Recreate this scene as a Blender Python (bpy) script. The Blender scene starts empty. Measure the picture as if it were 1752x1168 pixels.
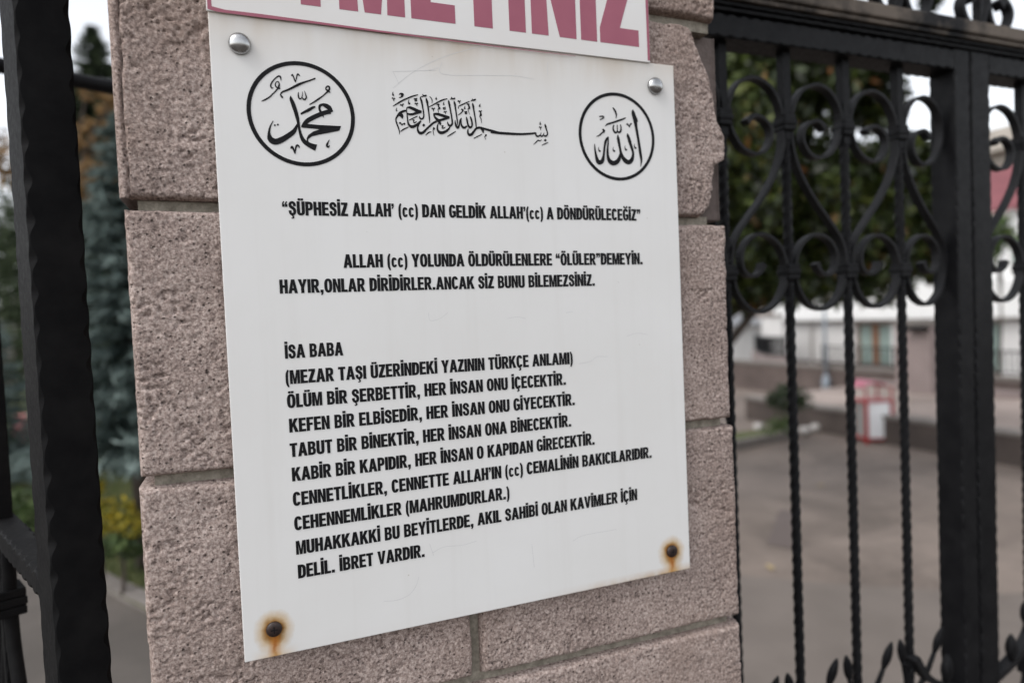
import bpy, math, random
import numpy as np
from mathutils import Vector, Matrix
from mathutils.geometry import tessellate_polygon
R = math.radians
random.seed(7); rng = np.random.default_rng(7)
scene = bpy.context.scene
C = scene.collection

# ------------------------------------------------------------------ camera
# Origin of the world: lower left corner of the white plaque, plaque facing -Y. Camera solved from the plaque.
PW, PH = 1752.0, 1168.0
FPX = 1153.3
CM = np.array([[0.9283268854, 0.0520403353, -0.3681046011],
               [-0.3693562708, 0.0165764089, -0.9291400152],
               [-0.0422509056, 0.9985073992, 0.0346097502]])
CP = np.array([0.0156087, -0.6735538, 0.3111891])
cam_d = bpy.data.cameras.new("camera")
cam = bpy.data.objects.new("camera", cam_d); C.objects.link(cam)
m4 = Matrix([list(CM[i]) + [CP[i]] for i in range(3)] + [[0, 0, 0, 1]])
cam.matrix_world = m4
cam_d.sensor_width = 36.0
cam_d.lens = FPX * 36.0 / PW
cam_d.clip_start = 0.01; cam_d.clip_end = 2000
cam_d.dof.use_dof = True
cam_d.dof.focus_distance = 0.67
cam_d.dof.aperture_fstop = 2.6
cam_d.dof.aperture_blades = 9
scene.camera = cam

# ------------------------------------------------------------------ world, sun, exposure
SUN_EL, SUN_AZ = R(50), R(255)
w = bpy.data.worlds.new("World"); scene.world = w; w.use_nodes = True
nt = w.node_tree; nt.nodes.clear()
wo = nt.nodes.new("ShaderNodeOutputWorld"); bg = nt.nodes.new("ShaderNodeBackground")
sky = nt.nodes.new("ShaderNodeTexSky"); sky.sky_type = 'NISHITA'; sky.sun_disc = False
sky.sun_elevation = SUN_EL; sky.sun_rotation = SUN_AZ
sky.air_density = 1.0; sky.dust_density = 2.0; sky.ozone_density = 1.0
hs = nt.nodes.new("ShaderNodeHueSaturation"); hs.inputs['Saturation'].default_value = 0.20
nt.links.new(sky.outputs[0], hs.inputs['Color']); nt.links.new(hs.outputs[0], bg.inputs[0])
bg.inputs[1].default_value = 0.15
nt.links.new(bg.outputs[0], wo.inputs[0])
sd = bpy.data.lights.new("sun", 'SUN'); sd.energy = 0.5; sd.angle = R(25); sd.color = (1.0, 0.97, 0.93)
so = bpy.data.objects.new("sun", sd); C.objects.link(so)
sdir = Vector((math.sin(SUN_AZ) * math.cos(SUN_EL), math.cos(SUN_AZ) * math.cos(SUN_EL), math.sin(SUN_EL)))
so.rotation_euler = sdir.to_track_quat('Z', 'Y').to_euler()
scene.view_settings.view_transform = 'Standard'; scene.view_settings.look = 'None'
scene.view_settings.exposure = 1.02; scene.view_settings.gamma = 1.0
scene.render.engine = 'CYCLES'
scene.cycles.use_denoising = True
scene.cycles.max_bounces = 6
scene.cycles.caustics_reflective = False; scene.cycles.caustics_refractive = False

# ------------------------------------------------------------------ helpers
def inv(x, y, Y=0.0):          # photo pixel -> point on the plane y = Y
    d = CM @ np.array([(x - PW / 2) / FPX, (PH / 2 - y) / FPX, -1.0])
    return CP + d * ((Y - CP[1]) / d[1])
def invX(x, y, X):
    d = CM @ np.array([(x - PW / 2) / FPX, (PH / 2 - y) / FPX, -1.0])
    return CP + d * ((X - CP[0]) / d[0])
def at(x, y, D):
    return CP + CM @ np.array([(x - PW / 2) / FPX, (PH / 2 - y) / FPX, -1.0]) * D

WPOS = {}
def thing(name, label, cat, loc=(0, 0, 0), group=None, rotz=0):
    o = bpy.data.objects.new(name, None); C.objects.link(o)
    o.empty_display_size = 0.1
    o.location = loc; o.rotation_euler = (0, 0, rotz)
    o['label'] = label; o['category'] = cat
    if group: o['group'] = group
    WPOS[o] = np.array(loc, float)
    return o
def tag(o, label, cat, group=None):
    o['label'] = label; o['category'] = cat
    if group: o['group'] = group
    return o

class MB:
    def __init__(s): s.v = []; s.f = []; s.c = []; s.n = 0
    def add(s, V, F, col=None):
        V = np.asarray(V, float).reshape(-1, 3)
        s.v.append(V); s.f += [tuple(i + s.n for i in q) for q in F]
        if col is not None: s.c += [col] * len(V)
        s.n += len(V); return s
    def box(s, p0, p1, ang=0, piv=None):
        x0, y0, z0 = p0; x1, y1, z1 = p1
        V = np.array([[x0, y0, z0], [x1, y0, z0], [x1, y1, z0], [x0, y1, z0], [x0, y0, z1], [x1, y0, z1], [x1, y1, z1], [x0, y1, z1]], float)
        if ang:
            pv = np.array(piv if piv is not None else ((x0 + x1) / 2, (y0 + y1) / 2, 0)); c, sn = math.cos(ang), math.sin(ang)
            q = V - pv; V = np.stack([q[:, 0] * c - q[:, 1] * sn, q[:, 0] * sn + q[:, 1] * c, q[:, 2]], 1) + pv
        return s.add(V, [(0, 3, 2, 1), (4, 5, 6, 7), (0, 1, 5, 4), (1, 2, 6, 5), (2, 3, 7, 6), (3, 0, 4, 7)])
    def obox(s, o, a, b, c):     # box from origin and three edge vectors
        o, a, b, c = [np.array(q, float) for q in (o, a, b, c)]
        V = [o, o + a, o + a + b, o + b, o + c, o + a + c, o + a + b + c, o + b + c]
        return s.add(V, [(0, 3, 2, 1), (4, 5, 6, 7), (0, 1, 5, 4), (1, 2, 6, 5), (2, 3, 7, 6), (3, 0, 4, 7)])
    def tube(s, pts, rad, n=8, cap=True):
        P = [np.array(p, float) for p in pts]
        rads = rad if hasattr(rad, '__len__') else [rad] * len(P)
        V = []; k = len(P); ref = None
        for i, p in enumerate(P):
            t = P[min(i + 1, k - 1)] - P[max(i - 1, 0)]; t = t / (np.linalg.norm(t) + 1e-12)
            if ref is None: ref = np.array([0, 0, 1.]) if abs(t[2]) < .9 else np.array([1., 0, 0])
            u = np.cross(t, ref); u /= np.linalg.norm(u) + 1e-12; vv = np.cross(u, t); ref = vv
            for j in range(n):
                a = 2 * math.pi * j / n; V.append(p + rads[i] * (u * math.cos(a) + vv * math.sin(a)))
        F = [(i * n + j, i * n + (j + 1) % n, (i + 1) * n + (j + 1) % n, (i + 1) * n + j) for i in range(k - 1) for j in range(n)]
        if cap: F += [tuple(range(n))[::-1], tuple(range((k - 1) * n, k * n))]
        return s.add(V, F)
    def strip(s, path, y0, y1, th):   # flat iron bent in the x-z plane
        P = np.array(path, float); k = len(P)
        T = np.zeros_like(P); T[1:-1] = P[2:] - P[:-2]; T[0] = P[1] - P[0]; T[-1] = P[-1] - P[-2]
        T /= np.linalg.norm(T, axis=1)[:, None] + 1e-12
        N = np.stack([-T[:, 1], T[:, 0]], 1)
        thv = np.array(th if hasattr(th, '__len__') else [th] * k)[:, None] / 2
        A = P + N * thv; B = P - N * thv; V = []
        for i in range(k):
            V += [(A[i, 0], y0, A[i, 1]), (A[i, 0], y1, A[i, 1]), (B[i, 0], y1, B[i, 1]), (B[i, 0], y0, B[i, 1])]
        F = [(4 * i + j, 4 * i + (j + 1) % 4, 4 * (i + 1) + (j + 1) % 4, 4 * (i + 1) + j) for i in range(k - 1) for j in range(4)]
        F += [(3, 2, 1, 0), (4 * k - 4, 4 * k - 3, 4 * k - 2, 4 * k - 1)]
        return s.add(V, F)
    def lathe(s, prof, c, axis='z', n=16):
        V = []; k = len(prof)
        for r, h in prof:
            for j in range(n):
                a = 2 * math.pi * j / n; q = (r * math.cos(a), r * math.sin(a), h)
                if axis == '-y': q = (q[0], -q[2], q[1])
                V.append(np.array(c) + q)
        F = [(i * n + j, i * n + (j + 1) % n, (i + 1) * n + (j + 1) % n, (i + 1) * n + j) for i in range(k - 1) for j in range(n)]
        F += [tuple(range(n))[::-1], tuple(range((k - 1) * n, k * n))]
        return s.add(V, F)
    def build(s, name, mat, parent=None, smooth=False, kind=None):
        V = np.concatenate(s.v) if s.v else np.zeros((0, 3))
        org = np.zeros(3)
        if parent is not None:
            org = WPOS[parent]
        me = bpy.data.meshes.new(name)
        me.from_pydata((V - org).tolist(), [], s.f)
        if s.c and len(s.c) == len(V):
            at_ = me.attributes.new('tint', 'FLOAT', 'POINT'); at_.data.foreach_set('value', np.array(s.c, np.float32))
        me.update()
        if smooth: me.polygons.foreach_set('use_smooth', [True] * len(me.polygons))
        if mat: me.materials.append(mat)
        o = bpy.data.objects.new(name, me); C.objects.link(o)
        if parent is not None: o.parent = parent
        WPOS[o] = org
        if kind: o['kind'] = kind
        return o

def flip_fix(o):
    import bmesh
    bm = bmesh.new(); bm.from_mesh(o.data); bmesh.ops.recalc_face_normals(bm, faces=bm.faces); bm.to_mesh(o.data); bm.free()
    return o
def bevel(o, wd, seg=2):
    m = o.modifiers.new('bevel', 'BEVEL'); m.width = wd; m.segments = seg; m.limit_method = 'ANGLE'; return o

def catmull(P, per=6):
    P = np.array(P, float); k = len(P)
    if k < 3: 
        return np.array([P[0] + (P[-1] - P[0]) * t for t in np.linspace(0, 1, per + 1)])
    Q = np.vstack([2 * P[0] - P[1], P, 2 * P[-1] - P[-2]]); out = []
    for i in range(k - 1):
        a, b, c, d = Q[i:i + 4]
        for t in np.linspace(0, 1, per, endpoint=False):
            out.append(.5 * (2 * b + (c - a) * t + (2 * a - 5 * b + 4 * c - d) * t * t + (3 * b - a - 3 * c + d) * t ** 3))
    out.append(P[-1]); return np.array(out)

# value noise on the plane (numpy)
_lat = rng.random((256, 256))
def vnoise(x, y):
    xi = np.floor(x).astype(int); yi = np.floor(y).astype(int); fx = x - xi; fy = y - yi
    fx = fx * fx * (3 - 2 * fx); fy = fy * fy * (3 - 2 * fy)
    g = lambda a, b: _lat[a % 256, b % 256]
    return (g(xi, yi) * (1 - fx) + g(xi + 1, yi) * fx) * (1 - fy) + (g(xi, yi + 1) * (1 - fx) + g(xi + 1, yi + 1) * fx) * fy
def fbm(x, y, s, o=4, r=.5):
    a = 1; t = 0; n = 0
    for i in range(o):
        t = t + a * (vnoise(x * s + 17.3 * i, y * s + 5.1 * i) - .5); n += a; a *= r; s *= 2.03
    return t / n * 2

# ------------------------------------------------------------------ materials
class NB:
    def __init__(s, name):
        s.m = bpy.data.materials.new(name); s.m.use_nodes = True; s.t = s.m.node_tree; s.t.nodes.clear()
        s.out = s.n('ShaderNodeOutputMaterial'); s.b = s.n('ShaderNodeBsdfPrincipled'); s.l(s.b.outputs[0], s.out.inputs[0])
        s.co = s.n('ShaderNodeTexCoord').outputs['Object']
    def n(s, k): return s.t.nodes.new(k)
    def l(s, a, b): s.t.links.new(a, b)
    def setin(s, sock, val):
        if hasattr(val, 'is_linked') or hasattr(val, 'links'): s.l(val, sock)
        else: sock.default_value = val
    def math(s, op, a, b=0.0, c=None, clamp=False):
        k = s.n('ShaderNodeMath'); k.operation = op; k.use_clamp = clamp
        s.setin(k.inputs[0], a); s.setin(k.inputs[1], b)
        if c is not None: s.setin(k.inputs[2], c)
        return k.outputs[0]
    def noise(s, scale, detail=4, rough=.5, co=None, dist=0):
        k = s.n('ShaderNodeTexNoise'); k.inputs['Scale'].default_value = scale; k.inputs['Detail'].default_value = detail
        k.inputs['Roughness'].default_value = rough; k.inputs['Distortion'].default_value = dist; s.l(co or s.co, k.inputs['Vector']); return k.outputs[0]
    def voro(s, scale, feat='F1', co=None):
        k = s.n('ShaderNodeTexVoronoi'); k.feature = feat; k.inputs['Scale'].default_value = scale; s.l(co or s.co, k.inputs['Vector']); return k.outputs
    def ramp(s, fac, stops):
        k = s.n('ShaderNodeValToRGB'); e = k.color_ramp.elements
        while len(e) < len(stops): e.new(.5)
        for i, (p, c) in enumerate(stops): e[i].position = p; e[i].color = (*c, 1) if len(c) == 3 else c
        s.l(fac, k.inputs[0]); return k.outputs[0]
    def mix(s, fac, a, b, mode='MIX'):
        k = s.n('ShaderNodeMix'); k.data_type = 'RGBA'; k.blend_type = mode
        s.setin(k.inputs[0], fac); 
        for i, q in ((6, a), (7, b)):
            if isinstance(q, tuple): k.inputs[i].default_value = (*q, 1)
            else: s.l(q, k.inputs[i])
        return k.outputs[2]
    def mapr(s, v, a, b, c=0.0, d=1.0):
        k = s.n('ShaderNodeMapRange'); s.l(v, k.inputs[0])
        for i, q in enumerate((a, b, c, d)): k.inputs[i + 1].default_value = q
        return k.outputs[0]
    def sep(s, co=None):
        k = s.n('ShaderNodeSeparateXYZ'); s.l(co or s.co, k.inputs[0]); return k.outputs
    def mapping(s, scale, co=None):
        k = s.n('ShaderNodeMapping'); k.inputs['Scale'].default_value = scale; s.l(co or s.co, k.inputs[0]); return k.outputs[0]
    def bump(s, h, strength=.5, dist=.001, prev=None):
        k = s.n('ShaderNodeBump'); k.inputs['Strength'].default_value = strength; k.inputs['Distance'].default_value = dist
        s.l(h, k.inputs['Height'])
        if prev: s.l(prev, k.inputs['Normal'])
        s.l(k.outputs[0], s.b.inputs['Normal']); return k.outputs[0]
    def col(s, c): s.setin(s.b.inputs['Base Color'], c if not isinstance(c, tuple) else (*c, 1)); return s
    def rough(s, r, metal=0.0, spec=None):
        s.setin(s.b.inputs['Roughness'], r); s.b.inputs['Metallic'].default_value = metal
        if spec is not None: s.b.inputs['Specular IOR Level'].default_value = spec
        return s

def mottled(name, c0, c1, scale=3, rough=.8, bump=.2, bscale=40, bdist=.01, detail=5):
    b = NB(name); n = b.noise(scale, detail, .6)
    b.col(b.ramp(n, [(.3, c0), (.7, c1)])).rough(rough)
    if bump: b.bump(b.noise(bscale, 4), bump, bdist)
    return b.m

def stone_mat(name, lo, mid, hi):
    b = NB(name)
    grain = b.noise(330, 4, .75)
    big = b.noise(11, 4, .6)
    f = b.math('ADD', b.math('MULTIPLY', grain, 1.0), b.math('MULTIPLY', big, .22))
    base = b.ramp(f, [(.42, lo), (.585, mid), (.77, hi)])
    vo = b.voro(210); pit = b.mapr(vo[0], .10, .30, 1, 0)
    sel = b.math('GREATER_THAN', b.sep(vo[1])[0], .62)
    pit = b.math('MULTIPLY', pit, sel)
    fl = b.voro(420); flk = b.math('MULTIPLY', b.mapr(fl[0], .15, .3, 1, 0), b.math('GREATER_THAN', b.sep(fl[1])[1], .86))
    c = b.mix(b.math('MULTIPLY', pit, .75), base, (.045, .036, .032))
    c = b.mix(b.math('MULTIPLY', flk, .7), c, (.52, .45, .40))
    warm = b.mapr(b.noise(5, 3, .5), .5, .68, 0, .35)
    c = b.mix(warm, c, (.27, .19, .15))
    b.col(c).rough(.93, spec=.2)
    h = b.math('SUBTRACT', b.math('MULTIPLY', b.noise(230, 5, .7), 1.0), b.math('MULTIPLY', pit, .9))
    b.bump(h, .9, .0022)
    return b.m

M = {}
M['stone'] = stone_mat('pink_andesite', (.095, .072, .065), (.305, .235, .208), (.58, .480, .436))
def mortar():
    b = NB('mortar'); n = b.noise(120, 5, .7)
    b.col(b.ramp(n, [(.3, (.16, .14, .11)), (.7, (.38, .345, .285))])).rough(.95); b.bump(b.noise(300, 4, .7), .8, .002); return b.m
M['mortar'] = mortar()
M['stone_broken'] = mottled('bare_grey_stone', (.105, .082, .074), (.165, .132, .120), 60, .95, .5, 300, .002)

SCREWS = [(.0273, .0265), (.4759, .0257)]
def plaque_mat():
    b = NB('aged_white_acrylic')
    x, y, z = b.sep()
    n = b.noise(6, 5, .6); n2 = b.noise(90, 4, .6)
    c = b.ramp(n, [(.3, (.715, .706, .688)), (.7, (.755, .749, .738))])
    stk = b.mapr(b.noise(1, 4, .6, co=b.mapping((55, 1, 2.2))), .52, .75, 0, .10)
    c = b.mix(stk, c, (.52, .49, .45))
    # yellowed dirt under the upper edge
    st = b.noise(1, 4, .6, co=b.mapping((14, 1, 3)))
    top = b.math('MULTIPLY', b.math('POWER', b.mapr(z, .535, .600, 0, 1), 1.6), b.mapr(st, .33, .7, .15, 1))
    c = b.mix(b.math('MULTIPLY', top, .9), c, (.50, .405, .30))
    # the same dirt running in along the lower right edge
    bot = b.math('MULTIPLY', b.mapr(z, .0, .009, 1, 0), b.mapr(x, .30, .47, .05, 1))
    bot = b.math('MULTIPLY', bot, b.mapr(b.noise(60, 3), .3, .6, .4, 1))
    c = b.mix(b.math('MULTIPLY', bot, .8), c, (.42, .25, .10))
    wob = b.math('MULTIPLY', b.math('SUBTRACT', b.noise(85, 4, .6), .5), .0075)
    for sx, sz in SCREWS:
        dx = b.math('SUBTRACT', x, sx); dz = b.math('SUBTRACT', z, sz)
        dzs = b.math('MULTIPLY', dz, b.mapr(dz, -.01, .01, .72, 1.0))
        d = b.math('SQRT', b.math('ADD', b.math('MULTIPLY', dx, dx), b.math('MULTIPLY', dzs, dzs)))
        d = b.math('ADD', d, wob)
        halo = b.mapr(d, .0070, .0195, 1, 0); halo = b.math('POWER', halo, 1.0)
        c = b.mix(b.math('MULTIPLY', halo, .97), c, (.50, .29, .055))
        core = b.mapr(d, .0070, .0118, 1, 0)
        c = b.mix(b.math('MULTIPLY', core, .75), c, (.17, .05, .008))
        adx = b.math('ABSOLUTE', b.math('ADD', dx, wob)); 
        drip = b.math('MULTIPLY', b.mapr(adx, .0008, .0062, 1, 0), b.mapr(dz, -.024, -.006, .8, 1))
        drip = b.math('MULTIPLY', drip, b.math('LESS_THAN', dz, 0.0))
        c = b.mix(b.math('MULTIPLY', drip, .9), c, (.45, .17, .025))
        line = b.math('MULTIPLY', b.mapr(adx, .0003, .0020, 1, 0), b.math('LESS_THAN', dz, 0.0))
        c = b.mix(b.math('MULTIPLY', line, .6), c, (.30, .09, .015))
        foot = b.math('MULTIPLY', b.mapr(b.math('ABSOLUTE', dx), .004, .022, 1, 0), b.mapr(z, .0, .010, 1, 0))
        c = b.mix(b.math('MULTIPLY', foot, .65), c, (.55, .34, .12))
    sp = b.voro(120); spk = b.math('MULTIPLY', b.mapr(sp[0], .05, .12, 1, 0), b.math('GREATER_THAN', b.sep(sp[1])[0], .985))
    c = b.mix(b.math('MULTIPLY', spk, .5), c, (.35, .3, .25))
    b.col(c).rough(b.mapr(n2, .3, .7, .36, .5), spec=.45)
    b.bump(n2, .06, .0006)
    return b.m
M['plaque'] = plaque_mat()
def ink():
    b = NB('black_vinyl'); n = b.noise(260, 3, .6)
    b.col(b.ramp(n, [(.3, (.004, .004, .005)), (.75, (.012, .0115, .013))])).rough(.55, spec=.15); return b.m
M['ink'] = ink()
M['ink_worn'] = mottled('worn_black_vinyl', (.014, .013, .014), (.032, .03, .032), 300, .6, 0)
M['scratch'] = mottled('pencil_line', (.58, .57, .57), (.66, .655, .65), 80, .8, 0)
def signmat():
    b = NB('pale_sign_sheet'); n = b.noise(7, 4, .6)
    b.col(b.ramp(n, [(.3, (.70, .675, .65)), (.7, (.745, .735, .72))])).rough(.38, spec=.4); return b.m
M['sign'] = signmat()
M['pinkink'] = mottled('faded_red_vinyl', (.31, .080, .125), (.35, .10, .145), 25, .5, 0)
def chrome():
    b = NB('polished_steel'); n = b.noise(160, 3, .6)
    b.col(b.ramp(n, [(.3, (.33, .33, .33)), (.7, (.48, .48, .48))])).rough(b.mapr(n, .3, .7, .14, .30), 1.0); b.bump(n, .12, .0008); return b.m
M['chrome'] = chrome()
M['rustscrew'] = mottled('rusted_screw_steel', (.010, .005, .0045), (.032, .014, .010), 400, .5, .4, 700, .0004)
def iron(name, c0, c1, r0, r1, dust=0.0, sp=.13):
    b = NB(name); n = b.noise(30, 5, .6); n2 = b.noise(180, 4, .6)
    c = b.ramp(n, [(.35, c0), (.7, c1)])
    if dust:
        geo = b.n('ShaderNodeNewGeometry'); d = b.mapr(b.noise(9, 5, .65), .40, .60, 0, dust)
        c = b.mix(d, c, (.155, .128, .105))
    b.col(c).rough(b.mapr(n2, .3, .7, r0, r1), spec=sp); b.bump(n2, .10, .0008, b.bump(b.noise(55, 3), .2, .0018)); return b.m
M['iron'] = iron('black_painted_iron', (.0075, .0075, .008), (.013, .0128, .013), .55, .70, 0, .035)
M['iron_soft'] = iron('black_gate_paint', (.005, .005, .006), (.011, .011, .012), .40, .60)
M['iron_scroll'] = iron('black_scroll_paint_lit', (.007, .007, .008), (.015, .0145, .0155), .45, .62, 0, .19)  # light caught by the scrolls is put into a lighter, shinier paint
M['iron_dusty'] = iron('dusty_black_gate_paint', (.009, .009, .010), (.018, .017, .017), .5, .75, .85)

# ground stuffs
def paving(name, c0, c1, sx, sy, joint=(.05, .045, .04)):
    b = NB(name)
    br = b.n('ShaderNodeTexBrick'); br.inputs['Scale'].default_value = 1
    br.inputs['Brick Width'].default_value = sx; br.inputs['Row Height'].default_value = sy; br.inputs['Mortar Size'].default_value = .008
    br.inputs['Color1'].default_value = (*c0, 1); br.inputs['Color2'].default_value = (*c1, 1); br.inputs['Mortar'].default_value = (*joint, 1)
    b.l(b.co, br.inputs['Vector'])
    n = b.noise(.75, 7, .7, dist=.6); n2 = b.noise(40, 4, .7)
    c = b.mix(.8, br.outputs[0], b.ramp(n, [(.36, (.45, .43, .41)), (.62, (1.0, .98, .96))]), 'MULTIPLY')
    c = b.mix(.5, c, b.ramp(n2, [(.3, (.75, .74, .73)), (.7, (1, 1, 1))]), 'MULTIPLY')
    b.col(c).rough(.85); b.bump(n2, .3, .01); return b.m
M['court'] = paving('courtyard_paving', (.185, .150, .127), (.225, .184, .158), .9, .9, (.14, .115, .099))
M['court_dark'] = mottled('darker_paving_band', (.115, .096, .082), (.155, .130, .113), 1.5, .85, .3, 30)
M['patch'] = mottled('paving_patch', (.085, .065, .058), (.11, .086, .078), 2, .85, .3, 30)
M['terrace'] = paving('pink_terrace_slabs', (.33, .27, .24), (.39, .325, .292), 1.2, .6, (.23, .19, .17))
M['pave'] = paving('grey_path_slabs', (.092, .080, .070), (.112, .097, .086), 1.4, .9, (.10, .09, .08))
M['kerb'] = mottled('concrete_kerb', (.125, .11, .098), (.185, .165, .15), 6, .9, .3, 60)
M['wallbrown'] = mottled('brown_stone_wall', (.042, .032, .028), (.075, .058, .05), 2, .9, .4, 30, .02)
M['plinth'] = mottled('dark_plinth_stone', (.07, .052, .046), (.115, .088, .078), 2, .9, .3, 30)
M['pier'] = mottled('pink_pier_stone', (.19, .15, .142), (.26, .212, .20), 1.2, .9, .3, 25)
M['soil'] = mottled('garden_soil', (.05, .04, .03), (.10, .085, .06), 3, .95, .5, 30, .03)
def lawnmat():
    b = NB('autumn_lawn'); n = b.noise(3, 6, .7); n2 = b.noise(60, 4, .7)
    f = b.math('ADD', b.math('MULTIPLY', n, .6), b.math('MULTIPLY', n2, .4))
    b.col(b.ramp(f, [(.35, (.040, .055, .012)), (.55, (.085, .098, .022)), (.72, (.15, .12, .04))])).rough(.95); b.bump(n2, 1, .03); return b.m
M['lawn'] = lawnmat()
M['white'] = mottled('white_render', (.62, .62, .61), (.72, .72, .71), 1.0, .8, .1, 30)
M['offwhite'] = mottled('grey_white_render', (.50, .49, .48), (.60, .59, .58), .8, .85, .1, 30)
M['beige'] = mottled('beige_render', (.33, .30, .26), (.42, .385, .34), .8, .85, .1, 30)
M['greyband'] = mottled('grey_fascia', (.30, .285, .27), (.38, .36, .345), 1, .85, .1, 30)
M['brownframe'] = mottled('brown_wood_frame', (.13, .05, .022), (.20, .085, .038), 3, .6, .1, 50)
def glass():
    b = NB('curtained_glass'); x, y, z = b.sep()
    n = b.noise(1, 3, .5, co=b.mapping((1, 9, .6)))
    b.col(b.ramp(n, [(.3, (.15, .20, .185)), (.7, (.27, .335, .31))])).rough(.12, spec=.6); return b.m
M['glass'] = glass()
def roofm():
    b = NB('red_metal_roof'); x, y, z = b.sep()
    k = b.n('ShaderNodeTexWave'); k.bands_direction = 'Z'; k.inputs['Scale'].default_value = .8; b.l(b.co, k.inputs[0])
    b.col(b.mix(.35, b.ramp(b.noise(2, 4), [(.3, (.15, .040, .047)), (.7, (.21, .062, .07))]), b.ramp(k.outputs[0], [(0, (.55, .55, .55)), (1, (1, 1, 1))]), 'MULTIPLY')).rough(.6); return b.m
M['redroof'] = roofm()
M['slate'] = mottled('grey_roof_sheet', (.16, .165, .175), (.23, .235, .245), 2, .7, .1, 20)
M['lamp'] = mottled('blue_grey_lamp_paint', (.17, .20, .235), (.24, .275, .31), 5, .5, 0)
M['binred'] = mottled('red_bin_paint', (.30, .010, .013), (.38, .018, .020), 6, .45, 0)
M['binpink'] = mottled('faded_pink_canopy', (.36, .08, .125), (.45, .12, .17), 5, .5, 0)
M['binwhite'] = mottled('white_bin_slats', (.74, .74, .75), (.82, .82, .83), 6, .5, 0)
M['bingrey'] = mottled('grey_bin_panel', (.22, .22, .21), (.30, .30, .285), 6, .6, 0)
M['boulder'] = mottled('white_stone', (.28, .265, .25), (.45, .43, .41), 8, .9, .4, 20, .02)
M['dryleaf'] = mottled('dry_leaf', (.25, .185, .085), (.36, .28, .15), 20, .8, 0)
M['bark'] = mottled('dark_bark', (.035, .026, .021), (.085, .065, .052), 9, .95, .8, 30, .02)
M['redpost'] = mottled('red_post_paint', (.45, .10, .11), (.58, .17, .18), 6, .5, 0)

def leafmat(name, stops, rough=.55, trans=.15):
    b = NB(name); a = b.n('ShaderNodeAttribute'); a.attribute_name = 'tint'
    c = b.ramp(a.outputs['Fac'], stops); b.col(c).rough(rough, spec=.35)
    tr = b.n('ShaderNodeBsdfTranslucent'); b.l(c, tr.inputs[0]); mx = b.n('ShaderNodeMixShader'); mx.inputs[0].default_value = trans
    b.l(b.b.outputs[0], mx.inputs[1]); b.l(tr.outputs[0], mx.inputs[2]); b.l(mx.outputs[0], b.out.inputs[0]); return b.m
M['magnolia'] = leafmat('magnolia_leaves', [(0, (.010, .014, .003)), (.4, (.026, .040, .008)), (.62, (.062, .082, .017)), (.80, (.115, .128, .034)), (.9, (.15, .055, .012)), (1, (.21, .17, .08))], .42, .10)
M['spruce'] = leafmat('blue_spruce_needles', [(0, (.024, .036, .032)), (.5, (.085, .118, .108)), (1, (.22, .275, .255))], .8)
M['conifer'] = leafmat('dark_conifer_needles', [(0, (.010, .018, .008)), (.6, (.030, .046, .020)), (1, (.06, .08, .035))], .8)
M['autumn'] = leafmat('autumn_leaves', [(0, (.075, .045, .018)), (.5, (.165, .095, .036)), (1, (.28, .17, .07))], .7, .3)
M['yellow'] = leafmat('yellow_leaves', [(0, (.05, .07, .012)), (.35, (.22, .19, .02)), (1, (.50, .38, .03))], .7, .3)
M['green'] = leafmat('hedge_leaves', [(0, (.016, .030, .008)), (.6, (.050, .085, .022)), (1, (.095, .135, .04))], .6)
M['bush'] = leafmat('dark_bush_leaves', [(0, (.008, .015, .006)), (.6, (.022, .038, .014)), (1, (.045, .065, .028))], .5)
M['straw'] = leafmat('grass_blades', [(0, (.035, .055, .014)), (.6, (.08, .10, .03)), (1, (.19, .16, .07))], .8, .2)

# ------------------------------------------------------------------ ground and setting
G0 = -2.089     # courtyard level
G1 = -1.289     # street and garden level
mb = MB(); mb.add([(-600, -600, G0), (600, -600, G0), (600, 600, G0), (-600, 600, G0)], [(0, 1, 2, 3)])
mb.build('courtyard', M['court'], kind='structure')
mb = MB()
def poly(mb, pts, z): mb.add([(x, y, z) for x, y in pts], [tuple(range(len(pts)))])
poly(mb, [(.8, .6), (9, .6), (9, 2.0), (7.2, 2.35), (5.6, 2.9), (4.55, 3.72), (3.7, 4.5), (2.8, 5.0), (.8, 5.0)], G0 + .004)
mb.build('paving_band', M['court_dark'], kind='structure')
mb = MB(); q = [inv_ for inv_ in [(1312, 930), (1358, 938), (1362, 872), (1333, 872)]]
def onG(x, y, z):
    d = CM @ np.array([(x - PW / 2) / FPX, (PH / 2 - y) / FPX, -1.0]); t = (z - CP[2]) / d[2]; return CP + t * d
pts = [onG(a, b, G0 + .008)[:2] for a, b in q]; poly(mb, pts, G0 + .008)
mb.build('paving_patch', M['patch'], kind='structure')

mb = MB(); mb.box((-12, -12, G0 - .2), (.32, 26, G1))
mb.box((.32, -12, G0 - .2), (12, .42, G1))
mb.build('pavement', M['pave'], kind='structure')
LAWN = [(.30, 2.2), (0.0, 2.63), (-.59, 3.65), (-.9, 4.19), (-4, 9.6), (-11.9, 22), (-11.9, 25.9), (.30, 25.9)]
mb = MB(); poly(mb, LAWN[::-1], G1 + .03)
n_ = len(LAWN); 
mb.build('lawn', M['lawn'], kind='structure')
mb = MB()
for a, b in ((LAWN[0], LAWN[3]), (LAWN[3], LAWN[4])):
    a = np.array([*a, G1 + .0]); b = np.array([*b, G1 + .0]); t = (b - a) / np.linalg.norm(b - a); nn = np.array([-t[1], t[0], 0])
    mb.obox(a - nn * 0.10, b - a, nn * .10, (0, 0, .05))
mb.build('path_kerb', M['kerb'], kind='structure')

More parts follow.
